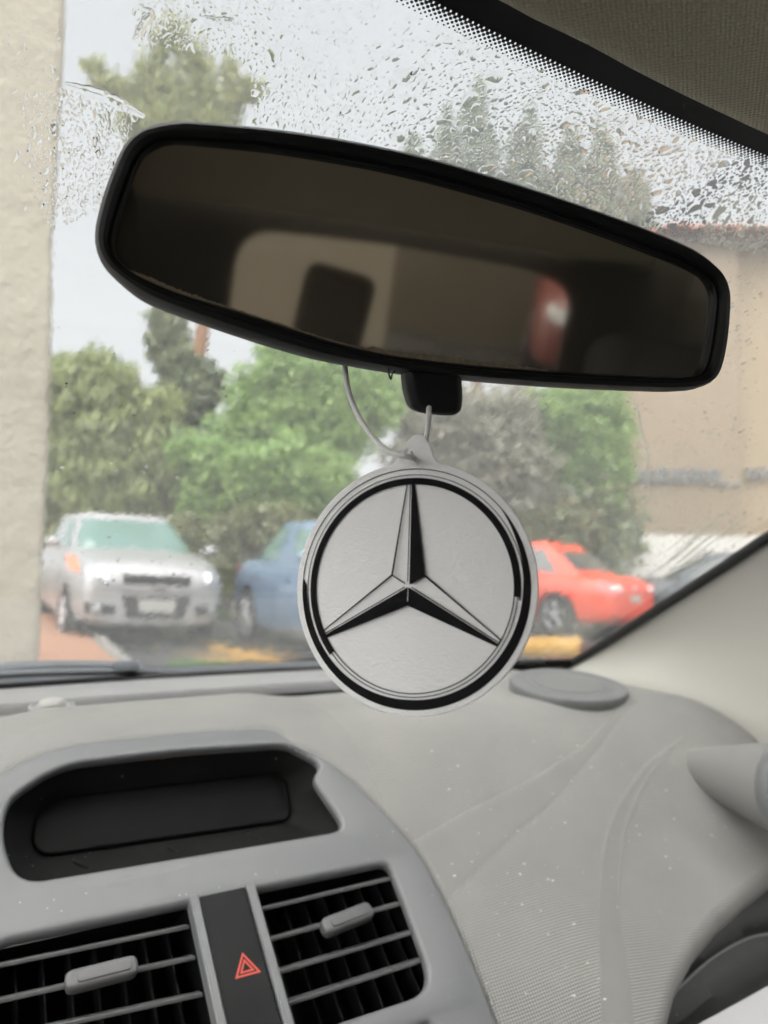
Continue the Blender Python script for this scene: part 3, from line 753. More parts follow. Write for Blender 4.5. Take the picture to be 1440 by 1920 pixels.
tabc = [(.205, .985), (.175, 1.02), (.15, 1.10), (.10, 1.19), (.045, 1.225), (-.01, 1.215), (-.06, 1.17), (-.12, 1.08), (-.165, 1.0), (-.205, .975)]
tabc = [tuple(p) for p in cr(tabc, 4)]
hole = [(-.055 + .026*cos(-2*pi*k/20), 1.075 + .026*sin(-2*pi*k/20)) for k in range(20)]
card = plate('card', [[(p[0]*RC, p[1]*RC) for p in ol + tabc[1:-1]], [(p[0]*RC, p[1]*RC) for p in hole]], .0016, .0004, M_CARD, fresh, lambda u, v, w: cwd(u/RC, v/RC, w))
PW = .00088
def strip2(inner, outer):
    V = [cwd(*p, PW) for p in inner] + [cwd(*p, PW) for p in outer]; n = len(inner)
    return V, [(i, i+1, n+i+1, n+i) for i in range(n-1)]
def arcs(a0, a1, r0, r1, n=None, c=(0., -.005)):
    n = n or max(8, int(abs(a1-a0)/1.5)); T = [radians(a0+(a1-a0)*i/n) for i in range(n+1)]
    f0 = r0 if callable(r0) else (lambda t: r0); f1 = r1 if callable(r1) else (lambda t: r1)
    I = [(c[0]+f0(i/n)*cos(t), c[1]+f0(i/n)*sin(t)) for i, t in enumerate(T)]; O_ = [(c[0]+f1(i/n)*cos(t), c[1]+f1(i/n)*sin(t)) for i, t in enumerate(T)]
    return strip2(I, O_)
def joined(name, parts, mat, parent):
    V, Fc = [], []
    for v, f in parts:
        b = len(V); V += v; Fc += [tuple(i+b for i in q) for q in f]
    return mesh_obj(name, V, Fc, mat, parent, smooth=False)
ring = [arcs(0, 360, .940, .947, 240), arcs(0, 360, .893, .899, 240),                  # the two thin outer circles
        arcs(176, 405, lambda t: .947-float(np.interp(176+229*t, [176, 180, 200, 270, 330, 360, 385, 405], [.0, .040, .050, .079, .070, .060, .035, 0])), .947, 170),    # outer crescent, foot and right
        arcs(-4, 220, .818, .872, 160),                                                # inner band over the top
        arcs(-5.5, -4, .86, .872, 4), arcs(220, 356, .818, .826, 100), arcs(220, 356, .846, .853, 100)]
joined('printed_ring', ring, M_INK, card)
SC = (-.015, .005); T_ = .838; W_ = .158
P_ = lambda r, a: np.array([SC[0] + r*cos(radians(a)), SC[1] + r*sin(radians(a))])
def poly(pts): return ([cwd(*p, PW+.00002) for p in pts], [tuple(range(len(pts)))])
def line(a, b, t0, t1=None):
    a, b = np.array(a), np.array(b); d = b-a; d /= np.linalg.norm(d); nn_ = np.array([-d[1], d[0]]); t1 = t1 or t0
    return poly([a-nn_*t0/2, b-nn_*t1/2, b+nn_*t1/2, a+nn_*t0/2])
star = []
def arm(ta, dark_waist, light_waist):
    tip = P_(T_, ta); side = np.array([-sin(radians(ta)), cos(radians(ta))]); dk = P_(W_, dark_waist); lt = P_(W_, light_waist)
    sgn = 1 if (dk-np.array(SC))@side > 0 else -1
    c0 = P_(.012, ta) + side*sgn*.010
    star.append(poly([c0, tip + side*sgn*.006, tip + side*sgn*.030, dk, P_(.02, dark_waist)]))
    star.append(line(P_(.03, ta) - side*sgn*.004, tip - side*sgn*.004, .0075))
    star.append(line(lt, tip - side*sgn*.028, .016, .009))
    star.append(line(tip - side*sgn*.030, tip + side*sgn*.030, .010))
arm(90, 30, 150); arm(330, 270, 30); arm(210, 270, 150)
star.append(line(P_(.03, 30), P_(W_, 30), .011)); star.append(line(P_(.03, 150), P_(W_, 150), .011))
joined('printed_star', star, M_INK, card)
sl = line(P_(.0, 270), P_(.125, 270), .004)
mesh_obj('star_white_line', [np.array(v)+cn*.00003 for v in sl[0]], sl[1], M_CARD, card, smooth=False)  # white line of the print, parting the two black lower halves
hole3 = cwd(-.055, 1.075)
lp_ = [at_depth(642, 640, .300), at_depth(647, 690, .296), at_depth(655, 738, .288), at_depth(675, 785, .279), at_depth(702, 823, .2705), at_depth(732, 848, .2655), at_depth(763, 856, .2640), cwd(-.02, 1.035, .0016), cwd(-.030, 1.072, .0005), cwd(-.045, 1.085, -.002), cwd(-.02, 1.12, -.006), at_depth(792, 845, .276), at_depth(801, 810, .282), at_depth(804, 775, .289), at_depth(800, 730, .297), at_depth(770, 690, .304), at_depth(710, 640, .306)]
tube('elastic_loop', cr(lp_, 8), .00105, M_STRING, fresh, n=10)

# ------------------------------------------------------------------ outside: ground, pavement, walls
def asphalt_mat():
    t = NT('wet asphalt'); c = t.coord()
    f = t.noise(1.2, 6, .65, c)
    col_ = t.mix(f, (.028, .029, .030), (.060, .060, .058))
    return t.pbr(col_, t.ramp(t.noise(.6, 4, .6, c), [(.35, (.12, .12, .12)), (.65, (.5, .5, .5))]), 0, .5, t.bump(t.noise(90, 3, .6, c), .4, .004))
M_ASPH = asphalt_mat()
S_ = 400.
gv = []
for a in np.linspace(-1, 1, 9):
    for b in np.linspace(-1, 1, 9):
        p = lot(a*S_, b*S_); p[2] = ground_z(np.clip((a*S_, b*S_), -30, 60)[0]*rt0 + np.clip((a*S_, b*S_), -30, 60)[1]*fh + CAM); gv.append(p)
# finer middle so that the slope holds where the cars stand
gx = [-400, -120, -40, -20, -10, 0, 10, 20, 40, 120, 400]; gy = [-400, -120, -40, -15, 0, 5, 10, 15, 25, 45, 120, 400]
rows = []
for b in gy:
    r_ = []
    for a in gx:
        p = CAM + rt0*a + fh*b; p[2] = -1.0 - .035*(np.clip(a, -20, 20)+2) - .008*(np.clip(b, -15, 25)-8); r_.append(p)
    rows.append(r_)
V, Fc = loft(rows); tagit(mesh_obj('parking_ground', V, Fc, M_ASPH, smooth=False), 'wet dark asphalt of the car park', kind='structure')
def slab(name, pts, h, mat, kind='structure', label=None, bev=.02):
    """ground-hugging slab from (lateral, depth) points"""
    bm = bmesh.new(); top_ = [bm.verts.new(lot(*p) + np.array(GN)*h) for p in pts]
    f_ = bm.faces.new(top_); r_ = bmesh.ops.extrude_face_region(bm, geom=[f_])
    for v in [e for e in r_['geom'] if isinstance(e, bmesh.types.BMVert)]: v.co -= GN*(h+.05)
    if bev and h > .05: bmesh.ops.bevel(bm, geom=[e for e in f_.edges] if f_.is_valid else [], offset=bev, segments=2, affect='EDGES')
    o = bm_obj(name, bm, mat, None, angle=40); return tagit(o, label, kind=kind)
def gpt(px, py):
    p = on_ground(px, py) - CAM; return (p@rt0, p@fh)
M_TERRA = plain('terracotta paving', (.27, .135, .08), .55, var=.2, scale=3, bump=.3, bscale=40)
M_KERB = plain('pale kerb concrete', (.20, .19, .175), .7, var=.15, scale=4)
M_YEL = plain('worn yellow paint', (.40, .235, .05), .55, var=.35, scale=14)
k0, k1 = gpt(125, 1162), gpt(215, 1256)
kd = np.array(k0)-np.array(k1); kd /= np.linalg.norm(kd); k1 = tuple(np.array(k1)-kd*3); k0 = tuple(np.array(k0)+kd*4)
slab('pavement', [(k1[0]-2.5, k1[1]), (k1[0], k1[1]), k0, (k0[0]-2.5, k0[1])], .10, M_TERRA, label='terracotta pavement beside the silver car')
slab('kerb', [(k1[0]+.004, k1[1]), (k1[0]+.13, k1[1]), (k0[0]+.13, k0[1]), (k0[0]+.004, k0[1])], .105, M_KERB, label='pale concrete kerb along the terracotta pavement')
def stripe(pxs, w):
    P = [np.array(gpt(*p)) for p in pxs]; d = P[1]-P[0]; d /= np.linalg.norm(d); n_2 = np.array([-d[1], d[0]])*w/2
    return slab('yellow_bay_line', [tuple(P[0]-n_2), tuple(P[1]-n_2), tuple(P[1]+n_2), tuple(P[0]+n_2)], .004, M_YEL, label='worn yellow bay line painted on the wet asphalt')
stripe([(300, 1187), (420, 1208)], .12); stripe([(395, 1212), (540, 1246)], .14); stripe([(415, 1238), (560, 1226)], .10)
# fallen yellow leaves
M_FALL = plain('fallen yellow leaves', (.55, .30, .05), .7, var=.5, scale=3)
bm = bmesh.new()
for _ in range(420):
    px = random.gauss(460, 55); py = random.gauss(1229, 9)
    if py < 1180: continue
    p = Vector(on_ground(px, py)) + GN*.012; a = random.uniform(0, 6.3); s = random.uniform(.015, .045)
    x_ = Vector((cos(a), sin(a), random.uniform(-.2, .2))); y_ = GN.cross(x_)
    bm.faces.new([bm.verts.new(p + x_*s), bm.verts.new(p + y_*s*.5), bm.verts.new(p - x_*s), bm.verts.new(p - y_*s*.5)])
tagit(bm_obj('fallen_leaves', bm, M_FALL, smooth=False), 'yellow fallen leaves scattered on the wet asphalt', kind='stuff')
# yellow wheel kerb by the red car, grass verges
ky = [gpt(975, 1224), gpt(1085, 1224), gpt(1090, 1206), gpt(970, 1206)]
slab('kerb', ky, .09, M_YEL, label='yellow painted kerb in front of the red car')
M_GRASS = plain('grass blades', (.10, .19, .045), .7, var=.4, scale=2)
def grass(region, n, hmax, label):
    bm = bmesh.new(); (a0, a1, b0, b1) = region
    for _ in range(n):
        p = lot(random.uniform(a0, a1), random.uniform(b0, b1)); h = random.uniform(.4, 1)*hmax; a = random.uniform(0, 6.3)
        s = Vector((cos(a), sin(a), 0))*.012; t_ = Vector((random.uniform(-.4, .4)*h, random.uniform(-.4, .4)*h, h)); p = Vector(p)
        bm.faces.new([bm.verts.new(p-s), bm.verts.new(p+s), bm.verts.new(p+t_)])
    tagit(bm_obj('grass', bm, M_GRASS, smooth=False), label, kind='stuff')
gl_ = gpt(440, 1135)
grass((-6.5, -1.2, 12.2, 14.5), 9000, .14, 'bright grass behind the parked cars')
gq = gpt(440, 1250); grass((gq[0]-.55, gq[0]+.75, gq[1]-.25, gq[1]+.05), 2500, .05, 'strip of short grass close in front of the wipers')

def plaster_mat(name, a, b, sc, bump):
    t = NT(name); c = t.coord()
    f = t.noise(sc, 6, .6, c)
    h = t.math('ADD', t.noise(9, 5, .6, c), t.math('MULTIPLY', t.noise(45, 3, .5, c), .4))
    return t.pbr(t.mix(f, a, b), .85, 0, .2, t.bump(h, bump, .02))
M_PLAST = plaster_mat('lumpy cream plaster', (.25, .23, .19), (.31, .287, .242), 1.2, .9)
M_TAN = plaster_mat('tan building render', (.235, .18, .115), (.29, .225, .15), .25, .25)
M_WHITE = plaster_mat('white boundary render', (.45, .435, .41), (.52, .50, .48), .4, .2)
def wall_box(name, a, b, thick, z0, z1, mat, label, cat='wall', kind=None, bev=.0, lean=0.):
    """upright box between two (lateral, depth) ends, its face toward the phone"""
    A, B = lot(*a), lot(*b); d = B-A; d[2] = 0; L = np.linalg.norm(d); d /= L; n = np.array([-d[1], d[0], 0])
    bm = bmesh.new(); c = (A+B)/2; c[2] = (z0+z1)/2; add_box(bm, c + n*thick/2, (L, thick, z1-z0), frame_of(Vector(d), Vector(n), Vector((0, 0, 1))), bev, 4)
    for v in bm.verts: v.co += Vector(rt0)*lean*(v.co.z-z0)
    o = bm_obj(name, bm, mat); return tagit(o, label, cat, kind=kind)
# the plastered pier on the left: 3 m away, its right edge as in the photograph
pr = at_depth(98, 620, 3.1) - CAM
bm = bmesh.new()
pray = pr.copy(); pray[2] = 0; pray /= np.linalg.norm(pray); pperp = np.array([pray[1], -pray[0], 0])
cpos = CAM + pr - pperp*.75 + pray*.36
add_box(bm, (cpos[0], cpos[1], 1.4), (1.5, .7, 5.2), frame_of(Vector(pperp), Vector(pray), Vector((0, 0, 1))), .035, 4)
bmesh.ops.subdivide_edges(bm, edges=bm.edges[:], cuts=30, use_grid_fill=True)
for v in bm.verts:
    p = v.co; v.co += Vector((sin(p.z*3.1+p.x*2)*.006, sin(p.z*4.3+1)*.006, 0)) - Vector(rt0)*.008*(p.z-.6)
tagit(bm_obj('plaster_pier', bm, M_PLAST, angle=60), 'lumpy cream plaster pier at the left of the silver car', 'wall')

# tan building with a dark window strip, white wall in front, tiled roof edge
def bld():
    root = empty('tan_building', lot(7.5, 21), 'tan rendered building with a dark window strip behind the red car', 'building')
    D0 = 21.0
    def q(px, py, dd=0.): return at_depth(px, py, D0+dd)
    def block(name, pxl, pxr, pyt, dep, th, mat, par, z0=None):
        a, b = q(pxl, 1000, dep), q(pxr, 1000, dep); zt = q((pxl+pxr)/2, pyt, dep)[2]; zb = -2.2 if z0 is None else z0
        d = b-a; d[2] = 0; L = np.linalg.norm(d); d /= L; n = np.array([-d[1], d[0], 0]); c = (a+b)/2; c[2] = (zt+zb)/2
        bm = bmesh.new(); add_box(bm, c+n*th/2, (L, th, zt-zb), frame_of(Vector(d), Vector(n), Vector((0, 0, 1))), .02, 1)
        return bm_obj(name, bm, mat, par)
    w = block('wall', 1135, 1560, 436, 0, 6, M_TAN, root)
    M_PINK = plaster_mat('dull pinkish render', (.19, .145, .10), (.225, .175, .12), .3, .2)
    block('side_bay', 1120, 1392, 442, -.5, 6, M_PINK, root)
    # window strip set into the bay
    for x0, x1 in ((1192, 1222), (1226, 1256), (1260, 1290), (1294, 1322), (1326, 1352), (1400, 1420), (1424, 1446)):
        dd = -.5 if x1 < 1390 else 0
        a, b = q(x0, 879, dd-.06), q(x1, 879, dd-.06); zb = q(x0, 897, dd-.06)[2]; zt = a[2]
        d = b-a; d[2] = 0; L = np.linalg.norm(d); d /= L; n = np.array([-d[1], d[0], 0]); c = (a+b)/2; c[2] = (zt+zb)/2
        bm = bmesh.new(); fr_ = frame_of(Vector(d), Vector(n), Vector((0, 0, 1)))
        for sx, sz, ww, hh_ in ((0, .5, L, .04), (0, -.5, L, .04), (.5, 0, .04, zt-zb), (-.5, 0, .04, zt-zb)):
            add_box(bm, c + d*sx*(L-.04) + np.array([0, 0, 1])*sz*(zt-zb-.04), (ww if hh_ == .04 else .04, .10, hh_ if hh_ != .04 else .04), fr_)
        wf = bm_obj('window', bm, M_KERB, root, smooth=False)
        bm = bmesh.new(); add_box(bm, c + n*.02, (L-.07, .02, zt-zb-.07), fr_); bm_obj('pane', bm, M_WINDOW, wf, smooth=False)
    a, b = q(1170, 903, -.6), q(1392, 903, -.6)
    block('ledge', 1165, 1392, 899, -.62, .3, M_KERB, root, z0=q(1280, 906, -.6)[2])
    # low tiled roof, terracotta
    M_ROOF = plain('terracotta roof tiles', (.38, .14, .08), .7, var=.3, scale=3)
    a, b = q(1255, 480, -.9), q(1600, 480, -.9); d = (b-a); d[2] = 0; L = np.linalg.norm(d); d /= L; n = np.array([-d[1], d[0], 0])
    rf = None
    for i in range(14):
        z0_ = q(1400, 478, 1)[2]
        bm = bmesh.new()
        add_box(bm, a + d*L/2 + n*(.1+i*.22) + np.array([0, 0, z0_-a[2]+.02+i*.075]), (L, .26, .06), frame_of(Vector(d), Vector(n), Vector((0, 0, 1))), .02, 2)
        if rf is None: rf = bm_obj('roof', bm, M_ROOF, root)
        else: bm_obj('tile_course', bm, M_ROOF, rf)
    return root
M_WINDOW = plain('dark window glass', (.03, .035, .04), .08, spec=.6, var=.2)
bld()
a = at_depth(1128, 1010, 17.5)-CAM; b = at_depth(1500, 1010, 17.5)-CAM
wall_box('boundary_wall', (a@rt0, a@fh), (b@rt0, b@fh), .25, -2.4, at_depth(1250, 1003, 17.5)[2], M_WHITE, 'white rendered boundary wall between the red car and the tan building')

# ------------------------------------------------------------------ cars
def paint(name, col, metal=.3, rough=.28):
    t = NT(name); c = t.coord()
    b = t.mix(t.noise(2.5, 4, .6, c), tuple(x*.93 for x in col), tuple(min(1, x*1.05) for x in col))
    drops_ = t.math('GREATER_THAN', t.noise(70, 2, .5, c), .62)
    return t.pbr(b, rough, metal, .5, t.bump(drops_, .25, .002), coat=.4, Coat_Roughness=.10)
M_TYRE = plain('tyre rubber', (.018, .018, .018), .8, var=.3)
M_RIM = plain('alloy rim', (.50, .50, .51), .3, metal=.7, var=.1)
M_RIMD = plain('rim shadow gap', (.03, .03, .03), .6)
M_CGLASS = plain('car window glass', (.10, .165, .15), .08, spec=.45, var=.1, coat=.2)
M_DGLASS = plain('dark car window glass', (.025, .035, .035), .05, spec=.8, var=.1, coat=.4)
M_CHROME = plain('chrome trim', (.75, .75, .76), .15, metal=.9, var=.05)
M_LENS = plain('clear lamp lens', (.26, .27, .28), .2, metal=.2, var=.3, scale=20, coat=.3)
M_AMBER = plain('amber indicator lens', (.75, .20, .05), .2, var=.1, coat=.6)
M_TAIL = plain('red tail lamp lens', (.55, .03, .03), .15, var=.1, coat=.8)
M_TAILW = plain('pale tail lamp lens', (.75, .55, .52), .15, var=.1, coat=.8)
M_PLATE = plain('pale number plate', (.30, .30, .285), .5, var=.06)
M_GRIL = plain('black grille', (.012, .012, .013), .5, var=.3)
def make_car(name, label, M, L, W, H, col, glass, style, group='cars parked beyond the windscreen'):
    root = empty(name, (0, 0, 0), label, 'car', group, mat=Matrix.Identity(4)); hw = W/2
    S = style
    st = []                                             # x, z bottom, z top, half width
    for fx, zb, zt, k in S['stations']: st.append((fx*L/2, zb, zt, hw*k))
    rows = []
    for x, zb, zt, w in st:
        h = zt-zb
        half_ = [(0, zb), (.62*w, zb), (.90*w, zb+.03), (.975*w, zb+.16*h), (.995*w, zb+.42*h), (1.0*w, zb+.62*h), (.975*w, zb+.84*h), (.90*w, zb+.96*h), (.70*w, zt+.004), (.35*w, zt+.022), (0, zt+.03)]
        rows.append([np.array([x, y, z]) for y, z in half_] + [np.array([x, -y, z]) for y, z in half_[-2:0:-1]])
    V, Fc = loft(rows, True); n = len(rows[0]); Fc.append(tuple(range(n))[::-1]); Fc.append(tuple((len(rows)-1)*n+k for k in range(n)))
    o = mesh_obj('body', V, Fc, col, root, angle=0, local=True)
    md = o.modifiers.new('s', 'SUBSURF'); md.levels = 2
    wx = S['wheels']; wr = S['wr']
    cutters = []
    for x in wx:
        bm = bmesh.new(); bmesh.ops.create_cone(bm, cap_ends=True, segments=40, radius1=wr*1.13, radius2=wr*1.13, depth=.30, matrix=Matrix.Translation((x, 0, 0)))
        for sgn in (1, -1):
            bm = bmesh.new(); bmesh.ops.create_cone(bm, cap_ends=True, segments=40, radius1=wr*1.14, radius2=wr*1.14, depth=.5, matrix=Matrix.Translation((x, sgn*(hw-.02), wr)) @ Matrix.Rotation(pi/2, 4, 'X'))
            mc = bpy.data.meshes.new('cutter'); bm.to_mesh(mc); bm.free(); co = bpy.data.objects.new('cutter', mc); link(co); cutters.append(co)
            bo = o.modifiers.new('b', 'BOOLEAN'); bo.operation = 'DIFFERENCE'; bo.object = co; bo.solver = 'EXACT'
    dg = bpy.context.evaluated_depsgraph_get(); dg.update()
    m2 = bpy.data.meshes.new_from_object(o.evaluated_get(dg)); o.modifiers.clear(); old = o.data; o.data = m2; bpy.data.meshes.remove(old)
    for c in cutters: bpy.data.objects.remove(c)
    m2.shade_smooth(); m2.set_sharp_from_angle(angle=radians(40))
    m2.materials.clear(); m2.materials.append(col)
    bvh = BVHTree.FromPolygons([v.co.copy() for v in m2.vertices], [tuple(p.vertices) for p in m2.polygons])
    # greenhouse
    g0, g1 = S['belt'], S['roof']                       # (z, xr, xf, k)
    def GH(t, s, off=0.):
        e = s; z = g0[0]*(1-s) + g1[0]*s
        xr = g0[1]*(1-e)+g1[1]*e; xf = g0[2]*(1-e)+g1[2]*e; w = hw*(g0[3]*(1-e)+g1[3]*e) + .02*sin(pi*s)
        xc, a_ = (xr+xf)/2, (xf-xr)/2 + .03*sin(pi*s)
        sg = lambda v: (1 if v > 0 else -1)*abs(v)**.42
        return Vector((xc + (a_+off)*sg(cos(t)), (w+off)*sg(sin(t)), z + off*.4))
    ts = np.linspace(0, 2*pi, 72, endpoint=False)
    rows = [[GH(t, s) for t in ts] for s in np.linspace(-.12, 1, 9)]
    for f_, dz in ((.96, .028), (.85, .045), (.5, .062), (.15, .068)):
        c = Vector(((g1[1]+g1[2])/2, 0, 0)); rows.append([Vector((c.x+(p.x-c.x)*f_, p.y*f_, p.z+dz)) for p in [GH(t, 1) for t in ts]])
    V, Fc = loft(rows, True); Fc.append(tuple(range(len(V)-72, len(V))))
    roof = mesh_obj('roof', V, Fc, col, root, angle=0, local=True)
    def pane(nm, t0, t1, s0, s1, sl0=0, sl1=0):
        rr = []
        for s in np.linspace(s0, s1, 7):
            k = (s-s0)/(s1-s0); rr.append([GH(a, s, .006) for a in np.linspace(t0+sl0*k, t1+sl1*k, 13)])
        V, Fc = loft(rr); return mesh_obj(nm, V, Fc, glass, roof, angle=0, local=True)
    d = radians
    pane('windscreen', d(-48), d(48), .10, .90); rw_ = S.get('rear', (46, .14, .90)); pane('rear_window', d(180-rw_[0]), d(180+rw_[0]), rw_[1], rw_[2])
    for sg in (1, -1):
        pane('side_window', sg*d(62), sg*d(88), .10, .88); pane('side_window', sg*d(91), sg*d(118 if S.get('third') else 114), .10, .88)
        if S.get('third'): pane('side_window', sg*d(121), sg*d(126), .15, .85)
    # wheels
    for x in wx:
        for sg in (1, -1):
            y = sg*(hw-.11); P = [(wr*.60, .085), (wr*.66, .10), (wr*.90, .105), (wr*.985, .08), (wr, .04), (wr, -.04), (wr*.985, -.08), (wr*.9, -.105), (wr*.6, -.10)]
            rows = [[(x + r*cos(2*pi*k/36), y + sg*h, wr + r*sin(2*pi*k/36)) for k in range(36)] for r, h in P]
            V, Fc = loft(rows, True); wh = mesh_obj('wheel', V, Fc, M_TYRE, root, angle=40, local=True)
            rows = [[(x + r*cos(2*pi*k/36), y + sg*h, wr + r*sin(2*pi*k/36)) for k in range(36)] for r, h in ((wr*.645, .098), (wr*.61, .094), (wr*.585, .05), (wr*.2, .04), (.01, .04))]
            V, Fc = loft(rows, True); mesh_obj('rim', V, Fc, [M_RIM, M_RIMD], wh, angle=40, local=True)
            rd = bpy.data.objects[-1] if False else None
            bm = bmesh.new(); ns = S.get('spokes', 5)
            for k in range(ns):
                a = 2*pi*k/ns + .3
                add_box(bm, (x + cos(a)*wr*.32, y + sg*.085, wr + sin(a)*wr*.32), (wr*.58, .03, wr*.17), Matrix.Rotation(-a, 3, 'Y'), .008, 1)
            bmesh.ops.create_cone(bm, cap_ends=True, segments=18, radius1=wr*.17, radius2=wr*.14, depth=.05, matrix=Matrix.Translation((x, y+sg*.09, wr)) @ Matrix.Rotation(pi/2, 4, 'X'))
            bm_obj('spokes', bm, M_RIM, wh, angle=40, local=True)
            rows = [[(x + r*cos(2*pi*k/36), y + sg*.055, wr + r*sin(2*pi*k/36)) for k in range(36)] for r in (wr*.58, .01)]
            V, Fc = loft(rows, True); mesh_obj('rim_hollow', V, Fc, M_RIMD, wh, local=True)
    # features laid on the body: quads given as (y, z) corner rows seen from the front or rear, (x, z) seen from a side
    def feat(nm, bot, top, mat, view, off=.006, nu=10, nv=5, par=o, dome=0.):
        dv = {'f': Vector((-1, 0, 0)), 'r': Vector((1, 0, 0)), 'l': Vector((0, -1, 0)), 's': Vector((0, 1, 0))}[view]
        bot_, top_ = resample(bot, nu), resample(top, nu); rr = []; lastd = None
        for j, k in enumerate(np.linspace(0, 1, nv)):
            r_ = []
            for i, (p, q_) in enumerate(zip(bot_, top_)):
                a = p*(1-k)+q_*k
                og = Vector((0, a[0], a[1])) if view in 'fr' else Vector((a[0], 0, a[1])); og = og - dv*6
                hit = bvh.ray_cast(og, dv)
                if hit[0] is None:
                    loc = og + dv*(lastd if lastd else 6-L/2 if view in 'fr' else 6-hw)
                else: loc = hit[0]; lastd = (loc-og).length
                e_ = off + dome*sin(pi*k)*sin(pi*i/(nu-1)); r_.append(loc - dv*e_)
            rr.append(r_)
        m_ = len(rr[0]); edge_ = [r_ for r_ in rr]
        V, Fc = loft(edge_)
        # close the rim down to the body
        rim = [k for k in range(m_)] + [j*m_+m_-1 for j in range(1, nv)] + [(nv-1)*m_+k for k in range(m_-2, -1, -1)] + [j*m_ for j in range(nv-2, 0, -1)]
        b_ = len(V); V = list(V) + [V[k] + dv*(off+.01) for k in rim]
        for i in range(len(rim)): j = (i+1) % len(rim); Fc.append((rim[i], rim[j], b_+j, b_+i))
        return mesh_obj(nm, V, Fc, mat, par, angle=50, local=True)
    root_feats = S['feats'](feat, o, root, hw, L)
    # door mirrors, door seams and handles
    for sg in (1, -1):
        bm = bmesh.new(); bmesh.ops.create_uvsphere(bm, u_segments=16, v_segments=10, radius=1, matrix=Matrix.Translation((S['mirx'], sg*(hw+.085), g0[0]+.085)) @ Matrix.Diagonal((.055, .085, .058, 1)))
        add_box(bm, (S['mirx']-.01, sg*(hw+.0), g0[0]+.05), (.05, .14, .03), None, .01, 1); bm_obj('door_mirror', bm, col, root, angle=60, local=True)
        for hx in S['handles']:
            feat('door_handle', [(hx-.09, g0[0]-.17), (hx+.09, g0[0]-.17)], [(hx-.09, g0[0]-.14), (hx+.09, g0[0]-.14)], col, 'l' if sg > 0 else 's', .025, 6, 3)
        for sx_ in S['seams']:
            feat('door_seam', [(sx_-.006, S['sill']), (sx_+.006, S['sill'])], [(sx_-.006, g0[0]-.03), (sx_+.006, g0[0]-.03)], M_GRIL, 'l' if sg > 0 else 's', .0025, 3, 12)
    return root
def place(root, lat, dep, heading, lift=0.):
    """heading: degrees from straight toward the phone's plane, + turning to the photograph's right"""
    h = rt0*sin(radians(heading)) - fh*cos(radians(heading)); x = Vector(h); z = GN; y = z.cross(x).normalized(); x = y.cross(z)
    p = lot(lat, dep); M_ = frame_of(x, y, z).to_4x4(); M_.translation = Vector(p) + GN*lift; root.matrix_world = M_; return root

ST_SEDAN = [(-1, .40, .70, .70), (-.985, .30, .86, .82), (-.95, .22, .97, .90), (-.80, .19, 1.00, .96), (-.6, .17, .99, .99), (-.3, .16, .96, 1), (0, .16, .95, 1), (.3, .16, .95, 1), (.5, .17, .96, .99), (.68, .18, .92, .97), (.84, .19, .85, .94), (.94, .20, .76, .86), (.985, .26, .66, .76), (1, .34, .56, .66)]
ST_HATCH = [(-1, .42, .80, .72), (-.985, .30, .92, .84), (-.93, .22, 1.0, .93), (-.75, .19, 1.02, .97), (-.5, .17, 1.0, 1), (-.2, .16, .98, 1), (.1, .16, .98, 1), (.35, .16, .99, 1), (.50, .17, 1.02, .99), (.66, .18, .98, .975), (.82, .19, .92, .95), (.93, .20, .86, .90), (.98, .21, .78, .84), (1, .25, .68, .78)]
def feats_silver(F_, o, root, hw, L):
    F_('grille', [(-.35, .645), (.35, .645)], [(-.37, .755), (.37, .755)], M_GRIL, 'f', .010)
    F_('chrome_bar', [(-.37, .585), (.37, .585)], [(-.38, .648), (.38, .648)], o.data.materials[0], 'f', .022)
    F_('emblem', [(-.07, .60), (.07, .60)], [(-.07, .64), (.07, .64)], M_CHROME, 'f', .034, 6, 4)
    lg = F_('lower_grille', [(-.30, .30), (.30, .30)], [(-.36, .53), (.36, .53)], M_GRIL, 'f', .010)
    pl_ = F_('number_plate', [(-.19, .36), (.19, .36)], [(-.19, .50), (.19, .50)], M_PLATE, 'f', .03)
    F_('bumper_lip', [(-.80, .20), (-.4, .19), (.4, .19), (.80, .20)], [(-.80, .28), (-.4, .275), (.4, .275), (.80, .28)], o.data.materials[0], 'f', .03, 16)
    for s in (1, -1):
        hl_ = F_('headlight', [(s*.46, .66), (s*.60, .67), (s*.76, .75)], [(s*.46, .80), (s*.62, .88), (s*.76, .92)], M_LENS, 'f', .010, 12, 6)
        F_('indicator', [(s*.755, .745), (s*.80, .765)], [(s*.745, .905), (s*.80, .925)], M_AMBER, 'f', .013, 8, 5, hl_)
        F_('reflector', [(s*.52, .70), (s*.62, .70)], [(s*.52, .79), (s*.62, .80)], M_CHROME, 'f', .013, 8, 6, hl_, dome=.012)
        fr_ = F_('fog_recess', [(s*.42, .33), (s*.70, .34)], [(s*.42, .43), (s*.72, .46)], M_GRIL, 'f', .008)
        F_('fog_lamp', [(s*.56, .345), (s*.66, .345)], [(s*.56, .435), (s*.66, .435)], M_LENS, 'f', .02, 8, 6, fr_, dome=.015)
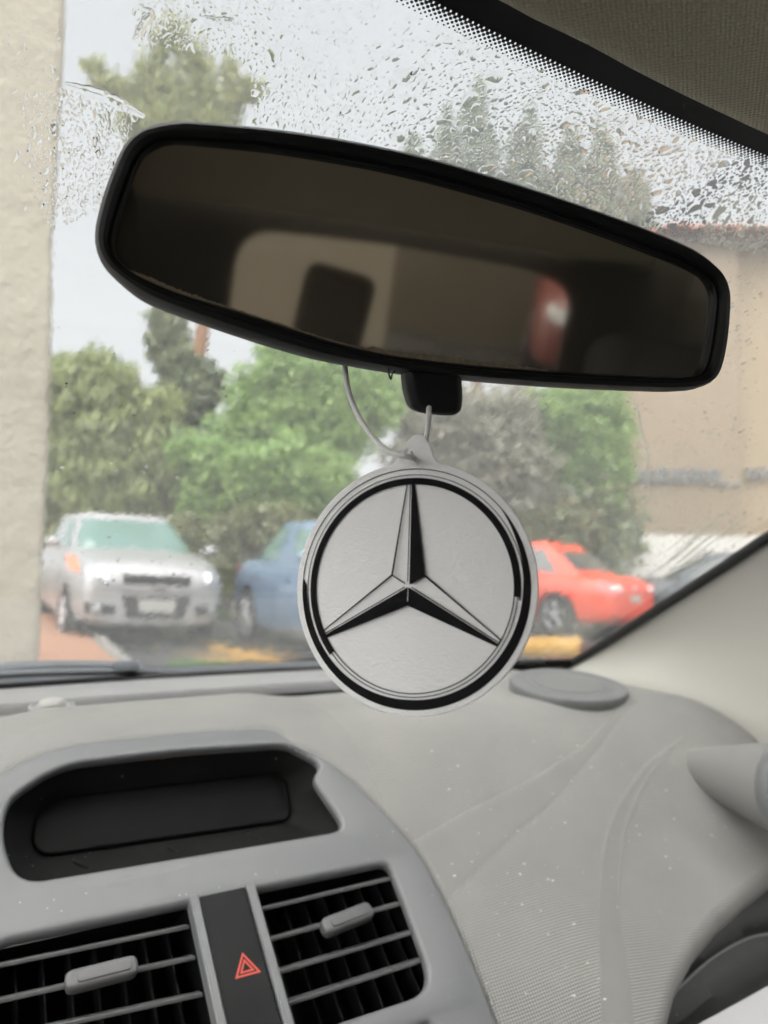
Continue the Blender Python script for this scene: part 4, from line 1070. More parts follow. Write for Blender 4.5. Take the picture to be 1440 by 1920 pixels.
def feats_rear(F_, o, root, hw, L, tail=M_TAIL, pale=None):
    for s in (1, -1):
        tl_ = F_('tail_light', [(s*.42, .74), (s*.84*hw, .70)], [(s*.40, .86), (s*.86*hw, .92)], tail, 'r', .012, 10, 5, dome=.01)
        if pale: F_('lamp_band', [(s*.44, .79), (s*.80*hw, .79)], [(s*.43, .85), (s*.81*hw, .87)], pale, 'r', .022, 8, 4, tl_)
        F_('tail_light', [(-L/2+.05, .70), (-L/2+.26, .80)], [(-L/2+.05, .90), (-L/2+.30, .90)], tail, 'l' if s > 0 else 's', .010, 8, 5)
        F_('bumper_reflector', [(s*.45, .33), (s*.68, .33)], [(s*.45, .37), (s*.68, .38)], M_GRIL, 'r', .008)
        F_('headlight', [(s*.46, .60), (s*.72, .64)], [(s*.46, .70), (s*.74, .76)], M_LENS, 'f', .010, 10, 5)
    F_('number_plate', [(-.17, .60), (.17, .60)], [(-.17, .71), (.17, .71)], M_PLATE, 'r', .012)
    F_('grille', [(-.36, .42), (.36, .42)], [(-.38, .55), (.38, .55)], M_GRIL, 'f', .010)
    F_('boot_lid_seam', [(-.62, .73), (.62, .73)], [(-.62, .738), (.62, .738)], M_GRIL, 'r', .003, 20, 3)
    F_('emblem', [(-.05, .80), (.05, .80)], [(-.05, .85), (.05, .85)], M_CHROME, 'r', .014, 6, 4)

silver = make_car('silver_car', 'silver hatchback facing the windscreen with amber indicators beside the cream pier', None, 3.95, 1.68, 1.49, paint('silver car paint', (.30, .30, .307), .35, .38), M_CGLASS,
    dict(stations=ST_HATCH, wheels=(-1.24, 1.24), wr=.29, belt=(.97, -1.75, 1.12, .90), roof=(1.42, -1.45, .32, .70), feats=feats_silver, mirx=.85, handles=(.05, -.85), seams=(.78, -.22, -1.0), sill=.26, third=True))
place(silver, -2.42-1.98*sin(radians(31)), 8.0+1.98*cos(radians(31)), 31)
sed = dict(stations=ST_SEDAN, wheels=(-1.30, 1.34), wr=.315, belt=(.95, -1.62, 1.10, .90), roof=(1.38, -.98, .18, .70), mirx=.80, handles=(.0, -.92), seams=(.72, -.24, -1.10), sill=.26, third=True)
blue = make_car('blue_car', 'blue saloon half hidden by the white card, its rear wheel beside the silver car', None, 3.85, 1.70, 1.45, paint('blue car paint', (.135, .20, .29), .3, .3), M_CGLASS, dict(sed, feats=feats_rear, spokes=9, wheels=(-1.16, 1.16), belt=(.95, -1.42, .95, .90), roof=(1.38, -.88, .10, .70), mirx=.66, seams=(.60, -.28, -1.02)))
bh = 30
bx, by = (475-720)/1400*8.75, 8.75
place(blue, bx + 1.16*sin(radians(bh)) + .75*cos(radians(bh))*1.0, by - 1.16*cos(radians(bh)) + .75*sin(radians(bh)), bh)
red = make_car('red_car', 'bright red saloon seen from behind with pale tail lights near the white wall', None, 4.5, 1.78, 1.46, paint('red car paint', (.54, .040, .008), .0, .3), M_DGLASS, dict(sed, wr=.33, belt=(.96, -1.72, 1.10, .90), roof=(1.46, -1.02, .10, .72), rear=(33, .22, .84), third=False, feats=lambda *a: feats_rear(*a, tail=M_TAIL, pale=M_TAILW), spokes=5))
ra = 180+45
rx, ry = (1045-720)/1400*12.2, 12.2
place(red, rx + 1.30*sin(radians(ra)) - .78*cos(radians(ra)), ry - 1.30*cos(radians(ra)) - .78*sin(radians(ra)), ra)
dark = make_car('dark_car', 'dark slate estate car past the red car at the windscreen edge', None, 4.3, 1.8, 1.6, paint('dark car paint', (.035, .042, .05), .2, .35), M_DGLASS, dict(sed, stations=ST_HATCH, belt=(.98, -1.95, 1.1, .92), roof=(1.52, -1.8, .3, .76), feats=feats_rear, wr=.33))
place(dark, 6.6, 14.8, 250)

# ------------------------------------------------------------------ trees and shrubs
def leaf_mat(name, a, b, c2):
    t = NT(name); geo = t.n('ShaderNodeNewGeometry'); c = t.coord()
    f = t.math('MULTIPLY_ADD', geo.outputs['Random Per Island'], .6, t.math('MULTIPLY', t.noise(.9, 3, .6, c), .55))
    col_ = t.ramp(f, [(.25, a), (.55, b), (.9, c2)])
    d = t.n('ShaderNodeBsdfDiffuse'); tl = t.n('ShaderNodeBsdfTranslucent'); gl = t.n('ShaderNodeBsdfGlossy'); gl.inputs['Roughness'].default_value = .35
    t.l(col_, d.inputs[0]); t.l(t.mix(.35, (0, 0, 0), (0, 0, 0)), gl.inputs[0]) if False else None
    t.l(col_, tl.inputs[0]); gl.inputs[0].default_value = (.6, .65, .6, 1)
    m = t.n('ShaderNodeMixShader'); m.inputs[0].default_value = .35; t.l(d.outputs[0], m.inputs[1]); t.l(tl.outputs[0], m.inputs[2])
    m2 = t.n('ShaderNodeMixShader'); m2.inputs[0].default_value = .06; t.l(m.outputs[0], m2.inputs[1]); t.l(gl.outputs[0], m2.inputs[2])
    t.l(m2.outputs[0], t.out.inputs['Surface']); return t.m
LF_BRIGHT = leaf_mat('bright broad leaves', (.105, .19, .05), (.205, .325, .09), (.33, .44, .15))
LF_OLIVE = leaf_mat('olive drooping leaves', (.10, .135, .045), (.195, .235, .085), (.31, .34, .13))
LF_PINE = leaf_mat('dull pine needles', (.055, .085, .04), (.12, .15, .065), (.24, .245, .105))
LF_CYP = leaf_mat('yellowish cypress sprays', (.10, .125, .04), (.20, .22, .07), (.33, .32, .12))
LF_GREY = leaf_mat('grey bare twigs', (.16, .155, .12), (.265, .255, .20), (.36, .345, .27))
LF_DRY = leaf_mat('dry brown undergrowth', (.085, .095, .04), (.16, .17, .075), (.25, .26, .115))
LF_MIST = leaf_mat('far needles paled by mist', (.10, .13, .09), (.17, .20, .14), (.26, .285, .20))  # mist put into the colour: paler, greyer needles for the far conifers
LF_RED = leaf_mat('reddish blossom', (.30, .10, .07), (.45, .16, .11), (.5, .25, .2))
M_BARK = plain('brown bark', (.16, .085, .045), .9, spec=.1, var=.35, scale=8, bump=.6, bscale=30)
M_TWIG = plain('grey twig bark', (.20, .185, .15), .9, spec=.1, var=.3, scale=8)
def leaves(blobs, n, size, droop=0., stretch=1.6, seed=0, fill=.55):
    """n leaf faces spread through ellipsoid clumps (centre, radii), most of them toward each clump's outside"""
    r = np.random.default_rng(seed); vol = np.array([b[1][0]*b[1][1]*b[1][2] for b in blobs])**(.72); vol /= vol.sum()
    V, Fc = [], []
    for (c, rad), m in zip(blobs, r.multinomial(n, vol)):
        u = r.normal(size=(m, 3)); u /= np.linalg.norm(u, axis=1)[:, None]; k = r.random(m)**fill
        # uneven outline: lumps in the radius
        lump = 1 + .22*np.sin(u[:, 0]*5 + c[0]*3) * np.sin(u[:, 2]*6 + c[2]*2) + .15*np.sin(u[:, 1]*9 + u[:, 2]*7)
        P = np.array(c) + u*np.array(rad)*(k*lump)[:, None]
        t = r.normal(size=(m, 3)) + u*.6; t[:, 2] -= droop*2.2; t /= np.linalg.norm(t, axis=1)[:, None]
        s = np.cross(t, r.normal(size=(m, 3))); s /= np.linalg.norm(s, axis=1)[:, None]
        z = size*(.55 + .9*r.random(m))[:, None]
        q = np.stack([P - t*z*stretch*.5, P + s*z*.35, P + t*z*stretch*.5, P - s*z*.35], 1)
        b = len(V); V += q.reshape(-1, 3).tolist(); Fc += [(b+4*i, b+4*i+1, b+4*i+2, b+4*i+3) for i in range(m)]
    return V, Fc
def tree(name, label, cat, group, foot, trunk_h, r0, blobs, n, size, leaf, bark=None, droop=0., stretch=1.6, limbs=True, crown='crown', extra=None):
    root = empty(name, foot, label, cat, group); f = np.array(foot)
    V, Fc = leaves(blobs, n, size, droop, stretch, seed=len(bpy.data.objects))
    cw = mesh_obj(crown, V, Fc, leaf, root, smooth=False); cw['kind'] = 'stuff'
    top = f + np.array([0, 0, trunk_h]); j = lambda s: np.array([random.gauss(0, s), random.gauss(0, s), 0])
    pts = [f, f*.66+top*.34 + j(r0*.7), f*.33+top*.67 + j(r0*.7), top]
    P = cr(pts, 6); tk = tube('trunk', P, list(np.linspace(r0*1.25, r0*.35, len(P))), bark or M_BARK, root, n=9)
    if limbs:
        for (c, rad) in blobs[:14]:
            c = np.array(c); k = np.clip((c[2]-.3*rad[2]-f[2])/max(trunk_h, .1), .15, .95); a = P[int(k*(len(P)-1))]
            tube('limb', cr([a, a*.5+c*.5 + np.array([0, 0, .1*rad[2]]), c], 5), list(np.linspace(r0*.42, r0*.10, 11)), bark or M_BARK, root, n=6)
    if extra:
        V, Fc = leaves(*extra[0]); e = mesh_obj(extra[2], V, Fc, extra[1], root, smooth=False); e['kind'] = 'stuff'
    return root
def pb(px, py, dep, rpx, rpy, rd=None):                # a clump by its spot on the photograph, its distance and its size there
    s = dep/FPX; c = at_depth(px, py, dep); return (c, (rpx*s, (rd or rpx)*s, rpy*s))
def gfoot(px, dep):
    p = at_depth(px, 1100, dep)-CAM; return lot(p@rt0, p@fh)
G_T = 'trees beyond the parked cars'; G_S = 'shrubs in the hedge behind the parked cars'
# tall conifer on the left whose crown shows above the mirror
bl_ = []
for px, py, a, b in ((318, 62, 20, 52), (296, 105, 22, 62), (345, 88, 20, 60), (372, 118, 20, 56), (270, 150, 24, 56), (240, 185, 22, 44), (300, 180, 34, 66), (345, 185, 36, 72), (392, 165, 24, 62), (430, 140, 17, 54), (446, 178, 20, 46), (478, 168, 26, 26), (215, 165, 26, 30), (178, 132, 26, 22), (190, 165, 22, 20), (160, 122, 12, 12), (410, 215, 40, 50), (255, 225, 40, 46), (320, 250, 70, 56), (390, 280, 60, 60), (330, 340, 60, 60), (400, 340, 50, 50)):
    bl_.append(pb(px, py, 17, a, b))
tree('conifer_tree', 'tall yellowish conifer whose crown rises above the mirror at its left end', 'tree', G_T, gfoot(372, 17), 11.5, .20, bl_, 15000, .065, LF_CYP, droop=-.7, stretch=3.4)
# trunk clump below the mirror
bl_ = [pb(*q) for q in ((318, 620, 15, 36, 40), (300, 650, 15, 28, 36), (335, 690, 15, 42, 50), (352, 745, 15, 56, 48), (385, 720, 15, 40, 46), (330, 775, 15, 60, 36), (300, 600, 15, 26, 26))]
tree('cypress_tree', 'narrow dark cypress clump under the left half of the mirror', 'tree', G_T, gfoot(340, 15), 4.5, .10, bl_, 12000, .085, LF_PINE, droop=.1, stretch=2.2)
# olive weeping tree at the left
bl_ = [pb(*q) for q in ((140, 735, 13.5, 70, 60), (205, 730, 13.5, 60, 65), (120, 820, 13.5, 60, 80), (200, 830, 13.5, 80, 85), (270, 810, 13.5, 66, 80), (150, 915, 13.5, 80, 70), (245, 910, 13.5, 80, 70), (310, 880, 13.5, 50, 70), (170, 690, 13.5, 34, 30), (110, 700, 13.5, 34, 34), (300, 770, 13.5, 44, 44))]
tree('weeping_tree', 'olive drooping tree behind the silver car next to the cream pier', 'tree', G_T, gfoot(205, 13.5), 3.0, .14, bl_, 40000, .058, LF_OLIVE, droop=1.0, stretch=5.0)
# bright green mass in the middle
bl_ = [pb(*q) for q in ((540, 690, 13.8, 70, 46), (480, 745, 13.8, 60, 60), (600, 720, 13.8, 80, 70), (545, 800, 13.8, 90, 66), (440, 820, 13.8, 66, 50), (640, 800, 13.8, 80, 70), (700, 740, 13.8, 70, 70), (520, 650, 13.8, 44, 22))]
tree('broadleaf_tree', 'bright green leafy tree left of the elastic loop', 'tree', G_T, gfoot(560, 13.8), 3.2, .15, bl_, 42000, .060, LF_BRIGHT, droop=.15)
bl_ = [pb(*q) for q in ((370, 850, 12.6, 60, 40), (440, 880, 12.6, 70, 52), (530, 870, 12.6, 70, 56), (380, 930, 12.6, 50, 52), (460, 940, 12.6, 60, 40), (560, 930, 12.6, 60, 50), (620, 900, 12.6, 60, 60), (640, 980, 12.6, 60, 60))]
tree('leafy_shrub', 'light green leafy shrub right behind the silver and blue cars', 'shrub', G_S, gfoot(470, 12.6), 1.5, .06, bl_, 36000, .055, LF_BRIGHT, droop=.2)
bl_ = [pb(*q) for q in ((420, 1010, 12.1, 50, 48), (480, 985, 12.1, 60, 44), (545, 985, 12.1, 50, 44), (400, 1080, 12.1, 60, 50), (300, 1020, 12.3, 90, 60), (180, 1020, 12.3, 90, 60), (620, 1050, 12.1, 80, 60))]
tree('dry_shrub', 'brownish dry undergrowth at the foot of the hedge between the silver and blue cars', 'shrub', G_S, gfoot(440, 12.1), .8, .04, bl_, 15000, .07, LF_DRY, bark=M_TWIG, droop=.2, crown='foliage')
# grey bare bush, green tree and flowering bush on the right
bl_ = [pb(*q) for q in ((850, 790, 17.2, 80, 70), (920, 830, 17.2, 80, 80), (800, 860, 17.2, 80, 80), (980, 880, 17.2, 70, 70), (900, 930, 17.2, 90, 70), (960, 770, 17.2, 60, 50), (780, 770, 17.2, 60, 60), (1010, 950, 17.2, 60, 60))]
tree('bare_bush', 'grey twiggy bush right of the mirror lever', 'bush', G_S, gfoot(890, 17.2), 2.0, .10, bl_, 22000, .075, LF_GREY, bark=M_TWIG, droop=-.1, stretch=3.4)
bl_ = [pb(*q) for q in ((1070, 790, 17.6, 84, 56), (1020, 850, 17.6, 46, 44), (1110, 850, 17.6, 74, 60), (1060, 900, 17.6, 50, 44), (1150, 800, 17.6, 46, 54), (1000, 760, 17.6, 60, 36), (1120, 930, 17.6, 50, 36), (1100, 740, 17.6, 80, 40), (1165, 880, 17.6, 30, 44), (1090, 970, 17.6, 40, 40))]
tree('small_tree', 'fresh green small tree between the white card and the tan building', 'tree', G_T, gfoot(1090, 17.6), 3.2, .12, bl_, 34000, .062, LF_BRIGHT, droop=.2)
bl_ = [pb(*q) for q in ((1060, 975, 16.8, 70, 44), (1000, 985, 16.8, 60, 40), (1105, 995, 16.8, 36, 30), (1030, 1020, 16.8, 70, 40), (950, 1010, 16.8, 60, 50))]
tree('flowering_bush', 'dull bush dotted with reddish flowers directly above the red car', 'bush', G_S, gfoot(1040, 16.8), .9, .05, bl_, 6000, .10, LF_DRY, bark=M_TWIG, crown='foliage', extra=((bl_, 260, .10, 0., 1.0, 5, .3), LF_RED, 'blossom'))
# far misty conifers above the mirror on the right
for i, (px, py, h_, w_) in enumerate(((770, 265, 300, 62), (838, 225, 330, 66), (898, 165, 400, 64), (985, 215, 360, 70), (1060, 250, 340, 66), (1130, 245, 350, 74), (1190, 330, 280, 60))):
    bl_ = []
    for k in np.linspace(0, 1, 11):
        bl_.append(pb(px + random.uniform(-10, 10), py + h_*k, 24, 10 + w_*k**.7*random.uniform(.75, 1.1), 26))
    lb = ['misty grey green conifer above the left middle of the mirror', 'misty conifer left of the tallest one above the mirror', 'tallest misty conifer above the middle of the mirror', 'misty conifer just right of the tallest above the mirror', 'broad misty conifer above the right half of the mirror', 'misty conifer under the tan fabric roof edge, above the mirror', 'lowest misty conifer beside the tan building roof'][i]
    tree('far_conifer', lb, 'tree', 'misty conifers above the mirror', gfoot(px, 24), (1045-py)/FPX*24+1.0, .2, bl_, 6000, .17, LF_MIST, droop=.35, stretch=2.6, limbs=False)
# dense hedge behind everything, so that no gap opens onto the horizon
bl_ = [pb(px, 985 + random.uniform(-25, 25), 17.5, 75, 85) for px in range(20, 1180, 62)]
V, Fc = leaves(bl_, 26000, .16, .2, 1.8, 99)
tagit(mesh_obj('hedge', V, Fc, LF_PINE, smooth=False), 'dark green hedge mass closing the car park behind the shrubs', kind='stuff')
M_SOIL = plain('dark soil bank', (.07, .055, .035), .95, spec=.1, var=.3, scale=2)
bmv = []
for i, a in enumerate(np.linspace(-14, 14, 57)):
    e_ = 3.6*float(smooth01(-.6, .6, a))
    bmv.append([lot(a, 12.6+e_) + np.array([0, 0, .0]), lot(a, 13.6+e_*.9) + np.array([0, 0, .25]), lot(a, 15.5+e_*.6) + np.array([0, 0, .5]), lot(a, 19) + np.array([0, 0, .7]), lot(a, 23)+np.array([0, 0, .0])])
V, Fc = loft(bmv); tagit(mesh_obj('soil_bank', V, Fc, M_SOIL), 'dark soil bank under the hedge', kind='structure')

# ------------------------------------------------------------------ own car outside the glass: cowl and wipers
M_COWL = plain('weathered cowl plastic', (.055, .06, .068), .5, var=.2, scale=10)
M_WIP = plain('wiper metal', (.06, .068, .08), .4, var=.25, scale=30)
rows = []
for dy, dz in ((.012, .0), (.05, -.018), (.10, -.03), (.20, -.02), (.22, -.01), (.9, -.12)):
    rows.append([ws_pt(x, -.166) + np.array([0, dy, dz]) for x in np.linspace(-.75, .75, 40)])
V, Fc = loft(rows); tagit(mesh_obj('cowl_panel', V, Fc, M_COWL, angle=50), 'weathered dark cowl panel outside below the windscreen', kind='structure')
def wiper(label, blade, arm, w=.0055):
    root = empty('windscreen_wiper', ws_ray(*blade[0], off=.01), label, 'wiper', 'wipers parked along the foot of the windscreen')
    P = cr([CAM + (ws_ray(x, y)-CAM)*1.022 for x, y in blade], 8); tube('blade', P, w, M_WIP, root, n=8, flat=.6)
    P2 = cr([CAM + (ws_ray(x, y+6)-CAM)*1.010 for x, y in blade], 8); tube('rubber_edge', P2, w*.45, M_BLACK, root, n=6)
    Q = cr([CAM + (ws_ray(x, y)-CAM)*1.045 for x, y in arm], 8); tube('arm', Q, list(np.linspace(.0075, .0045, len(Q))), M_WIP, root, n=8)
    c = CAM + (ws_ray(*arm[-1])-CAM)*1.03; bm = bmesh.new(); add_box(bm, c, (.03, .012, .012), None, .003, 2); bm_obj('blade_clip', bm, M_WIP, root)
    return root
wiper('long wiper lying at the foot of the glass below the cream pier', [(-160, 1278), (0, 1262), (120, 1257), (250, 1256), (345, 1262), (372, 1268)], [(-240, 1285), (-100, 1270), (20, 1251), (140, 1246), (238, 1247)], .0065)
wiper('second wiper whose tip runs down behind the white card', [(470, 1262), (530, 1256), (600, 1247), (680, 1243), (780, 1243), (880, 1246)], [(900, 1252), (800, 1246), (700, 1240), (640, 1241)], .0045)

# ------------------------------------------------------------------ rear of the cabin (seen in the mirror)
M_RWALL = plaster_mat('pale wall behind the car', (.40, .35, .27), (.46, .40, .31), .5, .3)
# rear panel with the window opening
def yz(y): return y
hole_ = round_poly([(-.49, -.30), (.43, -.30), (.415, .005), (.30, .045), (-.05, .058), (-.455, .045)], [.05, .05, .09, .1, .3, .10], 8)
outer = [(-.78, -.9), (.80, -.9), (.78, .30), (-.76, .30)]
rp = plate('rear_panel', [outer, hole_[::-1]], .03, .006, M_FELT, None, lambda u, v, w: np.array([u, -1.5 - .15*(v < -5) + w - .25*max(0, -v)*.6 , v]))
tagit(rp, 'dark fabric rear panel framing the back window', kind='structure')
mesh_obj('rear_pane', [(p[0], -1.5+.15*min(0, p[1])*1.0, p[1]) for p in hole_], [tuple(range(len(hole_)))], None, rp)
t = NT('tinted back window'); a = t.n('ShaderNodeBsdfTransparent'); a.inputs[0].default_value = (.50, .50, .47, 1); b = t.n('ShaderNodeBsdfGlossy'); b.inputs['Roughness'].default_value = .03; m = t.n('ShaderNodeMixShader'); m.inputs[0].default_value = .05
t.l(a.outputs[0], m.inputs[1]); t.l(b.outputs[0], m.inputs[2]); t.l(m.outputs[0], t.out.inputs['Surface']); bpy.data.objects['rear_pane'].data.materials.append(t.m)
for s in (-1, 1):
    bm = bmesh.new(); add_box(bm, (s*.735, -1.22, -.25), (.04, .60, 1.2), None, .01, 2)
    tagit(bm_obj('rear_side_trim', bm, M_FELT), 'dark fabric cover beside the back window', kind='structure')
def seat(name, label, x, y, w):
    root = empty(name, (x, y, -.5), label, 'car seat')
    bm = bmesh.new(); add_box(bm, (x, y, -.45), (w, .14, .62), Matrix.Rotation(radians(14), 3, 'X'), .05, 4); bm_obj('backrest', bm, M_SEAT, root)
    bm = bmesh.new(); add_box(bm, (x, y+.28, -.80), (w, .52, .16), None, .05, 4); bm_obj('cushion', bm, M_SEAT, root)
    return root
rs = seat('back_bench', 'charcoal cloth rear bench under the back window', 0, -1.05, 1.25)
bm = bmesh.new(); add_box(bm, (-.165, -1.10, -.10), (.15, .09, .22), Matrix.Rotation(radians(8), 3, 'Y'), .035, 4); add_box(bm, (-.15, -1.10, -.24), (.02, .02, .12)); bm_obj('headrest', bm, plain('brown headrest cloth', (.055, .047, .037), .9, spec=.1), rs)
fs = seat('front_seat', 'charcoal cloth passenger seat with its headrest seen in the mirror', .36, -.42, .48)
bm = bmesh.new(); add_box(bm, (.36, -.45, -.06), (.26, .10, .17), Matrix.Rotation(radians(12), 3, 'X'), .04, 4); bm_obj('headrest', bm, M_SEAT, fs)
tube('belt_strap', cr([(.66, -.25, .05), (.60, -.27, -.08), (.50, -.28, -.22)], 6), .02, plain('pale belt webbing', (.42, .41, .38), .8), fs, n=8, flat=.12)
# what stands behind the car
bm = bmesh.new(); add_box(bm, (-3.55, -6.2, .4), (6.9, .3, 3.2), None, .01, 1); tagit(bm_obj('rear_wall', bm, M_RWALL), 'pale rendered wall behind the car, seen in the mirror', 'wall')
bm = bmesh.new(); add_box(bm, (4.2, -8.4, .2), (9.0, .3, 3.6), None, .01, 1); tagit(bm_obj('far_wall', bm, plaster_mat('dark olive wall', (.13, .115, .08), (.19, .165, .115), .8, .4)), 'dull olive wall behind the car, seen in the mirror beside the pale one', 'wall')
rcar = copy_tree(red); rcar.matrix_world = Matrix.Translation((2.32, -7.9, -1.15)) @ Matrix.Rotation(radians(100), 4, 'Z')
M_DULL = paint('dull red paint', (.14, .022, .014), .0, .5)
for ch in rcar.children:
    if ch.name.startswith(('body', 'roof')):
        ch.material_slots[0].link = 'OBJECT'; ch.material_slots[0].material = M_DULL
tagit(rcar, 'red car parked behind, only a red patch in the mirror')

# ------------------------------------------------------------------ rain mist in the air
HAZE = .0055
bm = bmesh.new(); add_box(bm, (0, 0, -1.5), (1300, 1300, 33))
hm = bpy.data.materials.new('rain mist'); hm.use_nodes = True; hm.node_tree.nodes.clear()
pv = hm.node_tree.nodes.new('ShaderNodeVolumePrincipled'); pv.inputs['Color'].default_value = (.95, .97, 1, 1); pv.inputs['Density'].default_value = HAZE; pv.inputs['Anisotropy'].default_value = .2
ho = hm.node_tree.nodes.new('ShaderNodeOutputMaterial'); hm.node_tree.links.new(pv.outputs[0], ho.inputs['Volume'])
tagit(bm_obj('haze', bm, hm, smooth=False), 'thin rain mist between the trees', kind='stuff')

# ------------------------------------------------------------------ rain on the glass
def drop_geo(x, z, r, el, ang, seed, hgt=.17, seg=9):
    rr = random.Random(seed); ph = [rr.uniform(0, 6.3) for _ in range(3)]; V = []
    n = np.array([.48*x, 1, 1/RAKE]); n /= np.linalg.norm(n); ux = np.array([1, -.48*x, 0]); ux /= np.linalg.norm(ux); uz = np.cross(ux, n)
    if uz[2] < 0: uz = -uz
    c = ws_pt(x, z, .0023); ca, sa = cos(ang), sin(ang)
    rings = ((1.0, 0.), (.86, .42), (.52, .84))
    for f_, h in rings:
        for k in range(seg):
            a = 2*pi*k/seg; q = 1 + .22*sin(2*a+ph[0]) + .16*sin(3*a+ph[1])
            lx = r*f_*q*cos(a); lz = r*f_*q*sin(a)*el
            u_, v_ = lx*ca - lz*sa, lx*sa + lz*ca
            V.append(c + ux*u_ + uz*v_ + n*(h*r*hgt))
    V.append(c + n*r*hgt - uz*r*.1)
    Fc = [tuple(range(seg-1, -1, -1))]
    for j in range(2):
        for k in range(seg): Fc.append((j*seg+k, j*seg+(k+1) % seg, (j+1)*seg+(k+1) % seg, (j+1)*seg+k))
    for k in range(seg): Fc.append((2*seg+k, 2*seg+(k+1) % seg, 3*seg))
    return V, Fc
def inside(p, P):
    c = False; x, y = p
    for i in range(len(P)):
        a, b = P[i-1], P[i]
        if (a[1] > y) != (b[1] > y) and x < (b[0]-a[0])*(y-a[1])/(b[1]-a[1])+a[0]: c = not c
    return c
def zone(pts, n, rmin, rmax, pw, el=(1, 1.7), ang=(-.5, .5), hgt=.17):
    """n drops scattered over the part of the glass met by this outline"""
    P = [ws_ray(*p) for p in pts]; P = [(p[0], p[2]) for p in P]; P = [tuple(p) for p in P]
    xs_ = [p[0] for p in P]; zs_ = [p[1] for p in P]; out = []; tries = 0
    while len(out) < n and tries < n*12:
        tries += 1; x = random.uniform(min(xs_), max(xs_)); z = random.uniform(min(zs_), max(zs_))
        if not inside((x, z), P): continue
        if noise2(x*26, z*40) < random.random()*.9 - .15: continue
        r = min(rmax, rmin*(1-random.random()*(1-(rmin/rmax)**pw))**(-1/pw)); gx_, gz_ = int(floor(x/.003)), int(floor(z/.003)); bad = False
        for i_ in range(gx_-2, gx_+3):
            for k_ in range(gz_-2, gz_+3):
                for (X_, Z_, R_) in GRID_.get((i_, k_), ()):
                    if (X_-x)**2 + ((Z_-z)*2.1)**2 < ((R_+r)*.92)**2: bad = True; break
                if bad: break
            if bad: break
        if bad: continue
        GRID_.setdefault((gx_, gz_), []).append((x, z, r))
        out.append((x, z, min(r, rmax), random.uniform(*el), random.uniform(*ang), hgt*random.uniform(.6, 1.9)))
    return out
GRID_ = {}
def noise2(a, b):
    return .5 + .25*(sin(a*1.3+1.7*sin(b*.7)) + sin(b*1.1+1.3*sin(a*.9+2)))
drops = []
ZT = [(480, 0), (740, 0), (1440, 310), (1440, 480), (1290, 455), (800, 290), (480, 235), (470, 120)]
drops += zone(ZT, 170, .0016, .0040, 1.6, (.55, 1.1), (-.5, .9))
drops += zone(ZT, 1300, .0007, .0018, 1.6, (.7, 1.5), (-1.2, .2))
drops += zone(ZT, 2000, .0003, .0007, 1.5, (.8, 1.5), (-1.2, -.2))
drops += zone([(250, 0), (500, 0), (520, 140), (440, 110), (260, 90)], 240, .0004, .0022, 1.7, (.8, 2.2), (-.6, .6))
drops += zone([(110, 170), (260, 215), (190, 400), (90, 440), (60, 330), (30, 190)], 560, .0004, .0019, 1.7, (.9, 2.2), (-.3, .5))
drops += zone([(0, 60), (110, 60), (110, 420), (40, 400)], 60, .0004, .0018, 1.6, (1.0, 2.0), (-.4, .4))
drops += zone([(1370, 480), (1440, 430), (1440, 990), (1250, 1110), (1180, 1110), (1200, 760), (1340, 730)], 1300, .00036, .0016, 1.9, (.8, 1.8), (-.9, .0), .26)
drops += zone([(860, 740), (1200, 740), (1180, 1030), (1000, 1010), (960, 900)], 420, .0004, .0014, 2.2, (.8, 1.5), (-.5, .5), .30)
drops += zone([(110, 600), (650, 690), (620, 900), (420, 1240), (90, 1240)], 420, .0003, .0013, 2.1, (.8, 1.5), (-.5, .5), .32)
drops += zone([(100, 955), (330, 955), (420, 1150), (410, 1200), (130, 1200)], 60, .0005, .0022, 1.6, (.5, 1.1), (-.5, .5), .35)
drops += zone([(1060, 1180), (1230, 1060), (1230, 1110), (1090, 1200), (1060, 1200)], 60, .0005, .0016, 1.9, (.8, 1.5), (-.9, -.3), .35)
V, Fc = [], []
for i, d_ in enumerate(drops):
    v, f = drop_geo(*d_[:5], i, d_[5], 10 if d_[2] > .0012 else 7); b = len(V); V += v; Fc += [tuple(k+b for k in q) for q in f]
print('drops', len(drops))
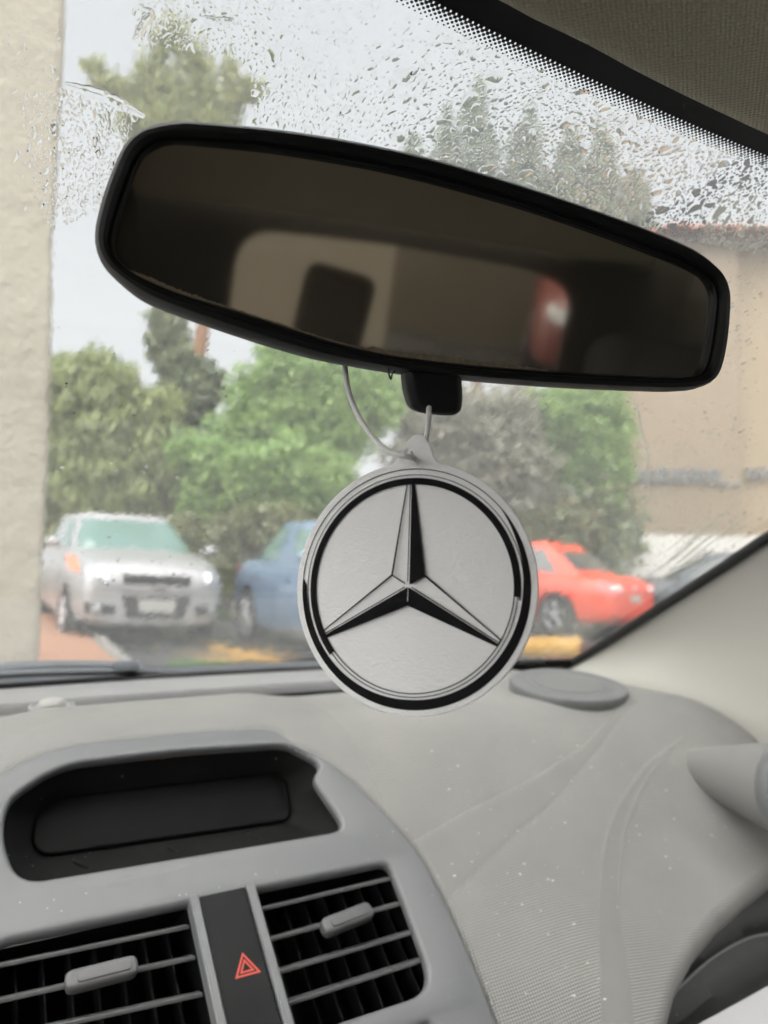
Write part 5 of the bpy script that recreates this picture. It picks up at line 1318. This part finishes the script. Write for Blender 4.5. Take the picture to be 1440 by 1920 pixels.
o = mesh_obj('raindrops', V, Fc, M_WATER, angle=50); tagit(o, 'countless clear raindrops clinging to the outside of the windscreen', kind='stuff')
def trickle(name, pts, w, label, group=None):
    P = cr([ws_ray(*p, off=.0021) for p in pts], 10); N = len(P); rows = []; sd_ = random.uniform(0, 6)
    for i, p in enumerate(P):
        t_ = P[min(i+1, N-1)] - P[max(i-1, 0)]; t_ = t_/np.linalg.norm(t_); n = np.array([.48*p[0], 1, 1/RAKE]); n /= np.linalg.norm(n); sv_ = np.cross(t_, n)
        ww = w*(.15 + .85*sin(pi*(i+.5)/N)**.6)*(1 + .10*sin(i*.45+sd_) + .06*sin(i*1.1+sd_)); h = ww*.38
        rows.append([p + sv_*ww*a_ + n*h*b_ for a_, b_ in ((-1, 0), (-.8, .5), (-.4, .9), (0, 1), (.4, .9), (.8, .5), (1, 0), (0, -.02))])
    V, Fc = loft(rows, True); Fc += [tuple(range(8))[::-1], tuple((N-1)*8+k for k in range(8))]
    tagit(mesh_obj(name, V, Fc, M_WATER, angle=60), label, 'water trickle', group)
for k in range(14):
    x0 = random.uniform(1180, 1330); y0 = 1120 - (x0-1180)*.55 - random.uniform(0, 45); L_ = random.uniform(60, 150)
    trickle('water_trickle', [(x0, y0), (x0+L_*.35, y0-L_*.22+random.uniform(-4, 4)), (x0+L_*.7, y0-L_*.52+random.uniform(-4, 4)), (x0+L_, y0-L_*.72)], random.uniform(.0005, .0009), 'faint slanting trickle over the white boundary wall beside the pillar cover', 'slanting trickles beside the pillar cover')
trickle('water_trickle', [(122, 163), (160, 175), (205, 190), (235, 205), (272, 224)], .0030, 'long water trickle running down the glass to the left mirror corner')
trickle('water_trickle', [(268, 20), (285, 30), (272, 48), (262, 66), (250, 80)], .0016, 'short ragged trickle at the top of the tall conifer')
trickle('water_trickle', [(1185, 748), (1198, 775), (1203, 810), (1212, 845), (1216, 880), (1214, 940), (1206, 1000)], .0009, 'thin wavering trickle beside the green small tree')
trickle('water_trickle', [(380, 38), (402, 46), (425, 47), (440, 42)], .0022, 'flat water bead at the top right of the tall conifer')
